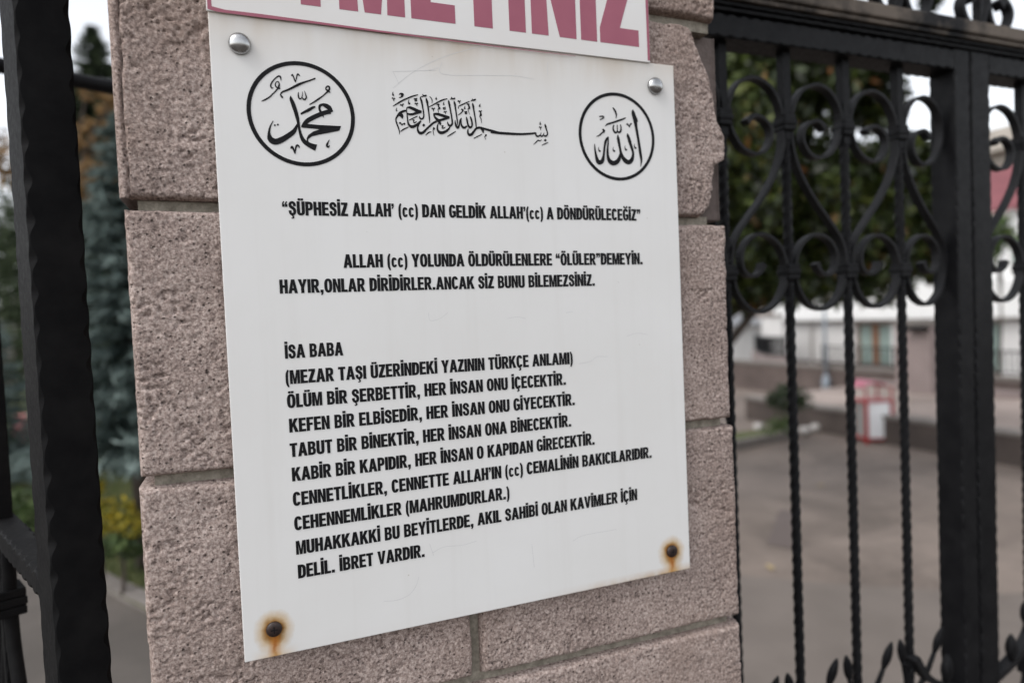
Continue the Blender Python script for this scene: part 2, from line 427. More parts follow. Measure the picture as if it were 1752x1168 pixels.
def terrace():
    mb = MB(); mb.box((10.19, 2.0, G0 - .1), (14.0, 11.05, -1.609)); mb.build('terrace', M['terrace'], kind='structure')
    t = thing('retaining_wall', 'low brown stone wall along the raised pink terrace behind the bin', 'wall', (10.1, 6, G0))
    mb = MB(); mb.box((10.05, 2.0, G0 - .1), (10.187, 11.05, -1.66)); bevel(mb.build('wall_face', M['wallbrown'], t), .01)
    mb = MB(); mb.box((10.02, 1.98, -1.657), (10.35, 11.08, -1.60)); bevel(mb.build('coping', M['kerb'], t), .008)
    t = thing('plinth_wall', 'dark brown plinth wall at the back of the terrace, under the thin railing', 'wall', (14, 8, G0))
    mb = MB(); mb.box((13.8, 2.0, G0 - .1), (14.1, 17.5, -1.33)); bevel(mb.build('wall_face', M['plinth'], t), .01)
    mb = MB(); mb.box((13.77, 1.98, -1.327), (14.13, 17.52, -1.25)); bevel(mb.build('coping', M['kerb'], t), .01)
    mb = MB(); mb.box((13.45, 2.0, -1.605), (13.797, 11.0, -1.50)); bevel(mb.build('step', M['pier'], t), .01)
terrace()

def railing(name, label, x, y0, y1, z0, z1, step, mat):
    t = thing(name, label, 'railing', (x, (y0 + y1) / 2, z0))
    mb = MB(); mb.box((x - .02, y0, z1 - .03), (x + .02, y1, z1)); mb.box((x - .015, y0, z0 + .06), (x + .015, y1, z0 + .085)); mb.build('rail', mat, t)
    mb = MB(); y = y0
    while y <= y1: mb.box((x - .008, y - .008, z0 + .085), (x + .008, y + .008, z1 - .03)); y += step
    mb.build('bars', mat, t)
    y = y0
    while y <= y1 + .01:
        p = MB(); p.box((x - .025, y - .025, z0), (x + .025, y + .025, z1 + .03)); p.build('post', mat, t); y += (y1 - y0) / 5
    return t
railing('railing', 'thin black railing on the plinth in front of the glazed doors', 13.95, 2.2, 12.6, -1.25, -.74, .11, M['iron_soft'])

# ------------------------------------------------------------------ pillar
PX0, PX1 = -.081, .568
def block(name, parent, x0, x1, z0, z1, rough_poly=None, seed=0, margin=False, hole=None):
    """one rough-faced stone: a fine height field for the front with rounded arrises, and a skirt going back"""
    s = .0015
    nx = max(8, int((x1 - x0) / s)); nz = max(8, int((z1 - z0) / s))
    X, Z = np.meshgrid(np.linspace(x0, x1, nx + 1), np.linspace(z0, z1, nz + 1))
    ox, oz = seed * 3.7, seed * 1.9
    y = np.full_like(X, .0095)
    xs, zs = X + ox, Z + oz
    # slightly slanting tooling
    y -= .0022 * (1 if seed <= 2 else .5) * fbm(xs * .8 + zs * .5, zs, 26, 3)
    rel = 1.0 if seed <= 2 else .55
    y -= .0012 * rel * fbm(xs * .75 + zs * .45, zs * 1.2, 70, 3, .62)
    y -= .0011 * (1 if seed <= 2 else .6) * fbm(xs * .9 + zs * .25, zs * 1.1, 260, 2, .8)
    pit = vnoise(xs * 240 + 31, zs * 290 + 7) * (.55 + .45 * vnoise(xs * 31, zs * 31))
    y += .0030 * np.clip((pit - .60) / .22, 0, 1)
    pit = vnoise(xs * 110 + 9, zs * 130 + 3) 
    y += (.0022 if seed <= 2 else .0010) * np.clip((pit - .82) / .14, 0, 1)
    # arrises
    e = np.minimum(np.minimum(X - x0, x1 - X), np.minimum(Z - z0, z1 - Z))
    en = e + .0016 * fbm(xs, zs, 60, 3) 
    y += .010 * np.exp(-np.clip(en, 0, None) / .0013)
    if margin:
        d = X - (x0 + .0085 + .0022 * fbm(zs * 0 + 3.3, zs, 40, 3))
        y = np.where(d < 0, .0115 + .0009 * fbm(xs, zs, 150, 3) + .006 * np.exp(-np.clip(X - x0, 0, None) / .0012), y)
        y += .006 * np.exp(-(d / .0009) ** 2)
    kk = None
    if rough_poly is not None:
        P = np.array(rough_poly)
        bx = np.interp(Z, P[:, 1], P[:, 0]) + .0016 * fbm(xs * 0 + 1.7, zs, 70, 3)
        d = bx - X                         # >0: still the rough skin
        k = 1 / (1 + np.exp(-np.clip(d, -.02, .02) / .0008))
        flat = .037 + .0009 * fbm(xs, zs, 120, 3) + .006 * np.exp(-np.clip(x1 - X, 0, None) / .0012) - .004 * np.exp(-((x1 - X - .0015) / .001) ** 2)
        y = y * k + flat * (1 - k); kk = k
    V = np.stack([X, y, Z], -1).reshape(-1, 3)
    w_ = nx + 1
    I = np.arange((nx + 1) * (nz + 1)).reshape(nz + 1, nx + 1)
    F = np.stack([I[:-1, :-1], I[:-1, 1:], I[1:, 1:], I[1:, :-1]], -1).reshape(-1, 4)
    ring = np.concatenate([I[0, :], I[1:, -1], I[-1, -2::-1], I[-2:0:-1, 0]])
    B = V[ring].copy(); B[:, 1] = .09; n0 = len(V); k = len(ring)
    V = np.vstack([V, B]); V[:, 2] -= .011 * (V[:, 0] - .25); j = np.arange(k); j2 = (j + 1) % k
    S = np.stack([ring[j2], ring[j], n0 + j, n0 + j2], -1)
    F = np.vstack([F, S])
    org = WPOS[parent]
    me = bpy.data.meshes.new(name)
    me.vertices.add(len(V)); me.vertices.foreach_set('co', (V - org).astype(np.float32).ravel())
    me.loops.add(F.size); me.loops.foreach_set('vertex_index', F.astype(np.int32).ravel())
    me.polygons.add(len(F)); me.polygons.foreach_set('loop_start', np.arange(0, F.size, 4, dtype=np.int32))
    me.update(calc_edges=True)
    me.polygons.foreach_set('use_smooth', [True] * len(F))
    me.materials.append(M['stone'])
    if kk is not None:
        me.materials.append(M['stone_broken'])
        kf = (kk[:-1, :-1] + kk[1:, 1:]).ravel() / 2; mi = np.zeros(len(F), np.int32); mi[:len(kf)][kf < .55] = 1; mi[len(kf):] = 1
        me.polygons.foreach_set('material_index', mi)
    o = bpy.data.objects.new(name, me); C.objects.link(o); o.parent = parent
    return o
def pillar():
    t = thing('stone_pillar', 'rough pinkish stone block pillar carrying the white plaque', 'pillar', (.24, .2, G1))
    mb = MB(); mb.box((-.068, .055, G1), (.570, .40, 1.16))
    for z0, z1 in ((.657, .672), (.4165, .4305), (.166, .1795), (-.0865, -.072), (-.33, -.318), (.895, .911)): mb.box((-.068, .0225, z0), (.571 if z0 != .4165 else .560, .0548, z1))
    mb.box((.2245, .0215, -.0715), (.239, .0548, .1655))
    for a_ in mb.v: a_[:, 2] -= .011 * (a_[:, 0] - .25)
    mb.build('mortar_core', M['mortar'], t)
    # broken outline of the skin of the second course, traced as (x, z), bottom to top
    rp = [(.528, .420), (.536, .431), (.545, .440), (.549, .455), (.552, .475), (.556, .490), (.570, .497), (.5705, .525), (.5645, .537), (.559, .545), (.557, .575), (.551, .598), (.540, .618), (.532, .632), (.529, .645), (.520, .656)]
    rp = [((x - .0156) * 1.0225 + .0156, (z - .311) * 1.014 + .311) for x, z in rp]
    block('stone_block', t, -.084, .5735, .6700, .898, seed=1)
    block('stone_block', t, -.0815, .5915, .4287, .6590, rough_poly=rp, seed=2, margin=True)
    block('stone_block', t, -.0785, .5795, .1775, .4190, seed=3)
    block('stone_block', t, -.0805, .2266, -.0740, .1680, seed=4)
    block('stone_block', t, .2368, .5830, -.0740, .1680, seed=5)
    block('stone_block', t, -.0805, .5840, -.320, -.0845, seed=6)
    block('stone_block', t, -.0805, .5840, .908, 1.15, seed=8)
    for k in range(4):
        b = MB(); z1 = -.330 - k * .245; b.box((-.0805, .009, max(z1 - .235, G1)), (.584, .09, z1)); bevel(b.build('stone_block', M['stone'], t), .006)
    # side and back cheeks of the shaft
    for k in range(10):
        z0 = -1.285 + .245 * k + .005
        for (xa, xb, ya, yb) in ((-.0795, -.05, .0905, .42), (.54, .5735, .0905, .42), (-.049, .539, .401, .42)):
            b = MB(); b.box((xa, ya, z0), (xb, yb, z0 + .235)); bevel(b.build('stone_block', M['stone'], t), .005)
    b = MB(); b.box((-.12, -.03, 1.16), (.62, .46, 1.24)); bevel(b.build('cap_stone', M['stone'], t), .012)
pillar()

# ------------------------------------------------------------------ lettering
S_, T_ = .205, .158
def arc(cx, cy, rx, ry, a0, a1, n=9, p=2.5):
    out = []
    for t in np.linspace(R(a0), R(a1), n):
        c, s = math.cos(t), math.sin(t)
        out.append((cx + rx * math.copysign(abs(c) ** (2 / p), c), cy + ry * math.copysign(abs(s) ** (2 / p), s)))
    return out
def ribbon(P, per=7, caps=True):
    Q = catmull(P, per); xy = Q[:, :2]; wd = Q[:, 2:3] / 2
    T = np.zeros_like(xy); T[1:-1] = xy[2:] - xy[:-2]; T[0] = xy[1] - xy[0]; T[-1] = xy[-1] - xy[-2]
    T /= np.linalg.norm(T, axis=1)[:, None] + 1e-9; N = np.stack([-T[:, 1], T[:, 0]], 1)
    return xy + N * wd, xy - N * wd
def rib_contour(P, per=6):
    a, b = ribbon(P, per); return [tuple(q) for q in b] + [tuple(q) for q in a[::-1]]
def rect(x0, y0, x1, y1): return [(x0, y0), (x1, y0), (x1, y1), (x0, y1)]
def ringO(W, y0=-.012, y1=1.012, s=S_, t=T_):
    cx, cy = W / 2, (y0 + y1) / 2
    o = arc(cx, cy, W / 2, (y1 - y0) / 2, 0, 360, 33)[:-1]; i = arc(cx, cy, W / 2 - s, (y1 - y0) / 2 - t, 0, 360, 33)[:-1]
    return [o, i]
def openC(W, H, t0, s=S_, t=T_):
    cx, cy = W / 2, H / 2
    o = arc(cx, cy, W / 2, H / 2 + .012, t0, 360 - t0, 30); i = arc(cx, cy, W / 2 - s, H / 2 + .012 - t, t0 + 12, 348 - t0, 30)
    return o + i[::-1]
G = {}
def fatten(c, dx, dy):
    k = len(c); ar = sum(c[i][0] * c[(i + 1) % k][1] - c[(i + 1) % k][0] * c[i][1] for i in range(k))
    sg = 1 if ar > 0 else -1; out = []
    for i in range(k):
        p, q, r = c[i - 1], c[i], c[(i + 1) % k]
        e1 = np.array(q) - np.array(p); e2 = np.array(r) - np.array(q)
        e1 = e1 / (np.linalg.norm(e1) + 1e-9); e2 = e2 / (np.linalg.norm(e2) + 1e-9)
        n1 = np.array([e1[1], -e1[0]]) * sg; n2 = np.array([e2[1], -e2[0]]) * sg
        n = (n1 + n2) / max(.55, 1 + n1 @ n2)
        out.append((q[0] + n[0] * dx, q[1] + n[1] * dy))
    return out
def g(ch, W, parts):      # parts: list of [outer, hole, ...]
    G[ch] = (W, parts)
g('H', .60, [[[(0, 0), (S_, 0), (S_, .42), (.395, .42), (.395, 0), (.6, 0), (.6, 1), (.395, 1), (.395, .585), (S_, .585), (S_, 1), (0, 1)]]])
g('I', S_, [[rect(0, 0, S_, 1)]])
g('E', .52, [[[(0, 0), (.52, 0), (.52, .165), (S_, .165), (S_, .43), (.48, .43), (.48, .585), (S_, .585), (S_, .835), (.51, .835), (.51, 1), (0, 1)]]])
g('F', .50, [[[(0, 0), (S_, 0), (S_, .42), (.44, .42), (.44, .58), (S_, .58), (S_, .835), (.5, .835), (.5, 1), (0, 1)]]])
g('L', .48, [[[(0, 0), (.48, 0), (.48, .165), (S_, .165), (S_, 1), (0, 1)]]])
g('T', .55, [[[(.1725, 0), (.3775, 0), (.3775, .835), (.55, .835), (.55, 1), (0, 1), (0, .835), (.1725, .835)]]])
g('A', .69, [[[(0, 0), (.205, 0), (.25, .21), (.44, .21), (.485, 0), (.69, 0), (.462, 1), (.228, 1)], [(.283, .365), (.345, .72), (.407, .365)]]])
g('K', .66, [[[(0, 0), (S_, 0), (S_, .28), (.28, .42), (.435, 0), (.67, 0), (.415, .60), (.645, 1), (.41, 1), (S_, .62), (S_, 1), (0, 1)]]])
g('M', .76, [[[(0, 0), (.175, 0), (.175, .70), (.30, 0), (.46, 0), (.585, .70), (.585, 0), (.76, 0), (.76, 1), (.52, 1), (.38, .34), (.24, 1), (0, 1)]]])
g('N', .60, [[[(0, 0), (.19, 0), (.19, .60), (.395, 0), (.6, 0), (.6, 1), (.41, 1), (.41, .40), (.205, 1), (0, 1)]]])
g('Z', .54, [[[(0, 0), (.54, 0), (.54, .165), (.24, .165), (.53, .85), (.53, 1), (.03, 1), (.03, .835), (.29, .835), (0, .15)]]])
g('Y', .66, [[[(.2275, 0), (.4325, 0), (.4325, .42), (.66, 1), (.44, 1), (.33, .63), (.22, 1), (0, 1), (.2275, .42)]]])
g('V', .66, [[[(.225, 0), (.435, 0), (.66, 1), (.45, 1), (.33, .30), (.21, 1), (0, 1)]]])
g('O', .62, [ringO(.62)])
g('C', .58, [[openC(.58, 1, 26)]])
g('c', .47, [[openC(.47, .72, 27, .185, .135)]])
_o = arc(.30, .5, .30, .512, 26, 300, 26); _i = arc(.30, .5, .30 - S_, .512 - T_, 38, 288, 26)
g('G', .60, [[_o + [(.45, .03), (.6, .10), (.6, .53), (.32, .53), (.32, .375), (.415, .375), (.415, .22)] + _i[::-1]]])
g('U', .60, [[[(0, 1), (0, .30)] + arc(.30, .30, .30, .312, 180, 360, 15)[1:-1] + [(.6, .30), (.6, 1), (.395, 1), (.395, .29)] + arc(.30, .29, .095, .145, 360, 180, 9)[1:-1] + [(S_, .29), (S_, 1)]]])
g('D', .60, [[[(0, 0), (.22, 0)] + arc(.22, .36, .38, .36, 270, 360, 9)[1:] + arc(.22, .64, .38, .36, 0, 90, 9) + [(0, 1)],
              [(S_, .165)] + [(.23, .165)] + arc(.23, .36, .165, .195, 270, 360, 7)[1:] + arc(.23, .64, .165, .195, 0, 90, 7) + [(S_, .835)]]])
g('P', .57, [[[(0, 0), (S_, 0), (S_, .37), (.25, .37)] + arc(.25, .62, .32, .25, 270, 360, 7)[1:] + arc(.25, .75, .32, .25, 0, 90, 7) + [(0, 1)],
              [(S_, .535), (.27, .535)] + arc(.27, .64, .095, .105, 270, 360, 5)[1:] + arc(.27, .73, .095, .105, 0, 90, 5) + [(S_, .835)]]])
g('R', .62, [[[(0, 0), (S_, 0), (S_, .40), (.25, .40), (.40, 0), (.64, 0), (.485, .33), (.43, .425)] + arc(.30, .66, .29, .24, 300, 360, 6) + arc(.30, .76, .29, .24, 0, 90, 7) + [(0, 1)],
              [(S_, .555), (.29, .555)] + arc(.29, .65, .095, .095, 270, 360, 5)[1:] + arc(.29, .74, .095, .095, 0, 90, 5) + [(S_, .835)]]])
g('B', .60, [[[(0, 0), (.28, 0)] + arc(.28, .28, .32, .28, 270, 360, 7)[1:] + arc(.36, .30, .24, .23, 0, 62, 5) + arc(.30, .73, .27, .20, 322, 360, 4) + arc(.28, .75, .29, .25, 0, 90, 7) + [(0, 1)],
              [(S_, .165), (.29, .165)] + arc(.29, .25, .105, .085, 270, 360, 5)[1:] + arc(.29, .35, .105, .085, 0, 90, 5) + [(S_, .435)],
              [(S_, .585), (.27, .585)] + arc(.27, .66, .10, .075, 270, 360, 5)[1:] + arc(.27, .76, .10, .075, 0, 90, 5) + [(S_, .835)]]])
g('S', .57, [[rib_contour([(.475, .66, .195), (.455, .80, .19), (.375, .905, .17), (.28, .928, .165), (.165, .89, .18), (.105, .77, .2), (.145, .635, .205), (.285, .535, .21), (.42, .44, .205), (.47, .28, .2), (.42, .125, .18), (.29, .07, .165), (.165, .105, .17), (.105, .21, .19), (.095, .335, .195)], 5)]])
g('(', .25, [[rib_contour([(.205, 1.02, .11), (.10, .75, .17), (.085, .40, .185), (.10, .05, .17), (.205, -.22, .11)], 6)]])
g(')', .25, [[rib_contour([(.045, 1.02, .11), (.15, .75, .17), (.165, .40, .185), (.15, .05, .17), (.045, -.22, .11)], 6)]])
g('.', .20, [[rect(0, 0, .20, .20)]])
g(',', .20, [[[(.06, -.20), (.14, -.14), (.19, -.03), (.20, .20), (0, .20), (0, 0), (.09, 0), (.085, -.07), (.03, -.14)]]])
_q = [(.05, .60), (.13, .66), (.18, .77), (.18, 1), (0, 1), (0, .81), (.08, .81), (.07, .73), (.02, .67)]
_p = [(.13, 1.0), (.05, .94), (0, .83), (0, .60), (.18, .60), (.18, .79), (.10, .79), (.11, .87), (.16, .93)]
g('’', .18, [[_q]]); g('”', .42, [[_q], [[(x + .23, y) for x, y in _q]]]); g('“', .42, [[_p], [[(x + .23, y) for x, y in _p]]])
def dots(cx, n=2):
    return [[rect(cx - .195, 1.075, cx - .04, 1.215)], [rect(cx + .04, 1.075, cx + .195, 1.215)]]
def ced(cx): return [[rib_contour([(cx + .0, -.015, .09), (cx + .02, -.075, .085), (cx + .065, -.12, .10), (cx + .045, -.185, .085), (cx - .03, -.215, .065), (cx - .085, -.205, .05)], 4)]]
g('İ', S_, G['I'][1] + [[rect(0, 1.075, S_, 1.235)]])
g('Ö', .62, G['O'][1] + dots(.31)); g('Ü', .60, G['U'][1] + dots(.30))
g('Ş', .57, G['S'][1] + ced(.285)); g('Ç', .58, G['C'][1] + ced(.30))
g('Ğ', .60, G['G'][1] + [[rib_contour([(.12, 1.235, .10), (.17, 1.13, .10), (.30, 1.095, .09), (.43, 1.13, .10), (.48, 1.235, .10)], 4)]])
for ch_ in list(G):
    W_, P_ = G[ch_]; fx_ = .010 if ch_ in 'c()“”’' else .018 if ch_ in 'RBPSŞ' else .025; G[ch_] = (W_, [[fatten(c_, fx_ if j_ == 0 else -fx_, .007 if j_ == 0 else -.007) for j_, c_ in enumerate(cs_)] for cs_ in P_])
SB = .048

def put_contours(mb, contours, fx, y_f, y_b):
    """fill outer+holes, mapping (u,v)->(x,z) by fx, as a thin raised plate"""
    C3 = [[Vector((*fx(u, v), 0)) for u, v in c] for c in contours]
    tris = tessellate_polygon(C3)
    flat = [p for c in C3 for p in c]
    V = [(p.x, y_f, p.y) for p in flat]; k = len(V)
    F = []
    for t in tris:
        a, b, c = [flat[i] for i in t]
        cr = (b.x - a.x) * (c.y - a.y) - (b.y - a.y) * (c.x - a.x)
        F.append(tuple(t) if cr > 0 else tuple(t)[::-1])
    if y_b is not None:
        V += [(p.x, y_b, p.y) for p in flat]; o = 0
        for c in C3:
            m = len(c)
            for i in range(m):
                j = (i + 1) % m; F.append((o + i, o + j, k + o + j, k + o + i))
            o += m
    mb.add(V, F)

def text_run(s):
    x = 0; out = []; 
    for ch in s:
        if ch == ' ': x += .34; continue
        W, parts = G[ch]; sb = SB + (.03 if ch in '.,' else 0); out.append((x + sb, parts, W)); x += W + 2 * sb
    x0 = out[0][0]; x1 = out[-1][0] + out[-1][2]
    return [(a - x0, p, W) for a, p, W in out], x1 - x0

YF, YB = -.00035, .0003
def text_line(s, x0, x1, z, cap, parent, name='inscription_line', mat=None):
    run, wid = text_run(s); k = (x1 - x0) / wid
    mb = MB()
    for a, parts, W in run:
        jz = random.uniform(-.0001, .0001)
        for cs in parts:
            put_contours(mb, cs, lambda u, v: (x0 + (a + u) * k, z + jz + v * cap), YF, YB)
    return mb.build(name, mat or M['ink'], parent)

def plaque():
    o = thing('memorial_plaque', 'white acrylic plaque with black Turkish and Arabic inscription screwed to the stone pillar', 'plaque', (0, 0, 0))
    mb = MB(); mb.box((0, 0, 0), (.5017, .0045, .6)); bevel(mb.build('panel', M['plaque'], o), .0007, 2)
    L = [('“ŞÜPHESİZ ALLAH’ (cc) DAN GELDİK ALLAH’(cc) A DÖNDÜRÜLECEĞİZ”', .0551, .4489, .4175),
         ('ALLAH (cc) YOLUNDA ÖLDÜRÜLENLERE “ÖLÜLER”DEMEYİN.', .1094, .4493, .3672),
         ('HAYIR,ONLAR DİRİDİRLER.ANCAK SİZ BUNU BİLEMEZSİNİZ.', .0491, .3855, .3437),
         ('İSA BABA', .0506, .1041, .2820), ('(MEZAR TAŞI ÜZERİNDEKİ YAZININ TÜRKÇE ANLAMI)', .0500, .3540, .2576),
         ('ÖLÜM BİR ŞERBETTİR, HER İNSAN ONU İÇECEKTİR.', .0502, .3443, .2349), ('KEFEN BİR ELBİSEDİR, HER İNSAN ONU GİYECEKTİR.', .0510, .3544, .2114),
         ('TABUT BİR BİNEKTİR, HER İNSAN ONA BİNECEKTİR.', .0504, .3488, .1879), ('KABİR BİR KAPIDIR, HER İNSAN O KAPIDAN GİRECEKTİR.', .0511, .3775, .1645),
         ('CENNETLİKLER, CENNETTE ALLAH’IN (cc) CEMALİNİN BAKICILARIDIR.', .0507, .4523, .1408), ('CEHENNEMLİKLER (MAHRUMDURLAR.)', .0508, .2717, .1173),
         ('MUHAKKAKKİ BU BEYİTLERDE, AKIL SAHİBİ OLAN KAVİMLER İÇİN', .0512, .4308, .0937), ('DELİL. İBRET VARDIR.', .0518, .1755, .0706)]
    for s, a, b, z in L:
        text_line(s, a, b, z, .0130, o)
    # ---- calligraphy: pen strokes (zoom x, zoom y, pen width) traced from enlargements, laid out on the plaque plane
    lay = [0]
    def strokes(name, sets, ring=None, extra=None):
        mb = MB()
        for (ox, oy, sc), lst in sets:
            for st in lst:
                lay[0] += 1
                yf = YF - .00002 * (lay[0] % 9)
                if isinstance(st, tuple) and st[0] == 'P':
                    put_contours(mb, [st[1]], lambda u, v: inv(ox + u / sc, oy + v / sc)[[0, 2]], yf, None); continue
                if isinstance(st, tuple) and st[0] == 'D':
                    _, x, y, s = st; put_contours(mb, [[(x - s / 2, y), (x, y - s / 2), (x + s / 2, y), (x, y + s / 2)]], lambda u, v: inv(ox + u / sc, oy + v / sc)[[0, 2]], yf, None); continue
                a, b = ribbon([(q[0], q[1], q[2] * 1.16 + .05 * sc) for q in st], 6)
                pa = [inv(ox + u / sc, oy + v / sc) for u, v in a]; pb = [inv(ox + u / sc, oy + v / sc) for u, v in b]
                V = [(p[0], yf, p[2]) for p in pa] + [(p[0], yf, p[2]) for p in pb]; k = len(pa)
                mb.add(V, [(i, i + 1, k + i + 1, k + i) for i in range(k - 1)])
        e = mb.build(name, M['ink'], o)
        if ring:
            cx, cz, ro, ri = ring; n = 72; m2 = MB(); V = []
            for r_ in (ro, ri):
                for j in range(n):
                    a = 2 * math.pi * j / n; V.append((cx + r_ * math.cos(a), YF, cz + r_ * math.sin(a)))
            m2.add(V, [(j, (j + 1) % n, n + (j + 1) % n, n + j) for j in range(n)]); m2.build('emblem_ring', M['ink'], o)
        return e
    A4 = (440, 110, 12.978); A5 = (500, 130, 8.34); E1 = (400, 80, 4.8667); A6 = (1000, 170, 8.985)
    B1 = (650, 145, 11.683); B2 = (730, 145, 11.683); B3 = (840, 190, 15.93)
    strokes('round_emblem', [
        (A4, [[(528, 375, 8), (525, 320, 25), (505, 275, 32), (465, 272, 28), (400, 320, 25), (335, 395, 28), (303, 460, 28), (303, 505, 26), (325, 535, 22), (358, 525, 14)],
              [(500, 560, 22), (480, 500, 40), (490, 440, 24), (470, 395, 18), (435, 395, 18), (405, 430, 20), (405, 480, 22), (440, 520, 26), (470, 525, 30)],
              [(490, 500, 34), (420, 590, 28), (350, 660, 26), (270, 735, 30), (180, 790, 30), (130, 810, 24), (95, 830, 8)],
              [(760, 265, 14), (778, 240, 30), (800, 270, 22), (830, 350, 24), (850, 405, 12)], [(850, 405, 12), (868, 330, 18), (885, 250, 26), (905, 222, 24), (930, 245, 22), (945, 268, 10)],
              [(568, 755, 16), (555, 735, 34), (525, 695, 28), (525, 660, 26), (570, 615, 34), (700, 565, 38), (850, 490, 48), (940, 445, 48), (1060, 400, 34), (1168, 365, 30), (1294, 318, 26)],
              [(915, 625, 14), (912, 690, 24), (930, 760, 26), (965, 770, 24), (990, 740, 18), (1003, 690, 14), (1003, 615, 10)], [(1003, 740, 10), (1020, 775, 26), (1060, 785, 28), (1090, 745, 28), (1080, 690, 20), (1050, 600, 10)]]),
        (A5, [[(-25, 286, 5), (-18, 330, 36), (10, 400, 48), (45, 500, 48), (70, 590, 44), (85, 660, 36), (98, 740, 32), (115, 820, 34), (140, 890, 44), (180, 945, 52), (250, 990, 60), (310, 1015, 72), (342, 1025, 80)],
              ('P', [(130, 738), (215, 686), (400, 703), (697, 717), (675, 778), (650, 787), (520, 800), (400, 764), (280, 752)]),
              ('P', [(398, 762), (520, 775), (650, 787), (500, 818), (380, 840), (280, 865), (232, 900), (226, 925), (245, 960), (285, 988), (230, 995), (206, 940), (206, 890), (228, 845), (300, 795)]),
              [(135, 735, 20), (165, 695, 44), (220, 640, 56), (300, 595, 58), (400, 550, 56), (480, 522, 54), (548, 508, 62)],
              [(560, 520, 44), (530, 462, 52), (480, 427, 52), (430, 412, 30), (395, 430, 34), (388, 470, 26), (402, 510, 28), (430, 550, 22), (448, 595, 6)],
              [(120, 545, 22), (170, 520, 30), (240, 485, 38), (290, 455, 32), (330, 442, 16)],
              [(245, 412, 12), (320, 370, 20), (370, 335, 22), (440, 285, 16), (500, 230, 22), (518, 215, 26)], [(515, 215, 26), (485, 200, 18), (480, 175, 18), (505, 150, 18), (530, 165, 20), (528, 195, 22), (520, 215, 22), (540, 242, 8)],
              [(530, 910, 6), (510, 950, 18), (495, 985, 26), (500, 1010, 24), (520, 1015, 16), (530, 990, 8)]]),
        (E1, [[(530, 645, 10), (502, 703, 32), (450, 745, 38), (400, 775, 42), (350, 792, 44), (315, 780, 42), (298, 755, 34), (294, 715, 18), (302, 670, 12), (328, 618, 5)],
              ('D', 342, 655, 20), ('D', 367, 650, 20), [(475, 850, 8), (483, 835, 16), (495, 850, 14), (510, 893, 6)], [(510, 893, 6), (517, 840, 12), (528, 822, 14), (542, 830, 10), (545, 845, 6)]])],
        ring=(.07765, .5133, .0494, .0456))
    strokes('round_emblem', [(A6, [
        [(738, 160, 6), (745, 210, 44), (775, 320, 50), (790, 420, 36), (815, 560, 32), (838, 700, 32), (858, 840, 34), (872, 940, 24), (862, 1040, 4)], [(765, 260, 40), (795, 315, 30), (817, 348, 5)],
        [(152, 690, 10), (160, 780, 20), (180, 890, 34), (205, 955, 52), (240, 970, 60), (275, 940, 48), (295, 850, 28), (305, 740, 26), (325, 640, 30), (352, 592, 22), (367, 578, 8)],
        [(362, 585, 14), (360, 680, 18), (352, 780, 26), (358, 880, 34), (385, 950, 52), (440, 982, 62), (500, 960, 58), (535, 900, 40), (552, 830, 24)],
        [(510, 545, 6), (515, 600, 34), (530, 680, 34), (545, 760, 30), (560, 830, 34), (590, 900, 46), (640, 955, 58), (690, 965, 60), (730, 920, 46), (745, 850, 30), (740, 800, 30), (715, 720, 34), (690, 640, 40), (665, 560, 32), (655, 525, 6)], [(680, 600, 36), (717, 660, 6)],
        [(448, 395, 16), (438, 450, 18), (460, 505, 24), (490, 510, 20), (502, 470, 12), (500, 395, 12)], [(502, 480, 10), (520, 508, 22), (548, 500, 24), (560, 450, 18), (550, 390, 12)],
        [(318, 415, 6), (350, 385, 22), (430, 360, 24), (520, 330, 24), (590, 305, 22), (635, 285, 10)], [(432, 128, 10), (455, 160, 22), (478, 205, 22), (488, 250, 16), (480, 300, 4)],
        [(225, 268, 16), (270, 262, 18), (292, 275, 18), (280, 295, 16), (235, 315, 12)], [(180, 575, 6), (230, 552, 18), (270, 515, 20), (302, 500, 24)], [(270, 462, 14), (288, 472, 26), (305, 500, 26)],
        [(645, 378, 24), (675, 400, 16), (690, 435, 5)], [(690, 435, 5), (697, 400, 16), (720, 370, 24)]] +
        [[(x - 12, y - 62, 4), (x - 14, y - 22, 12), (x + 2, y + 4, 22), (x + 14, y - 8, 14)] for x, y in ((230, 795), (452, 795), (634, 775), (778, 748))])],
        ring=(.4221, .5123, .0496, .0460))
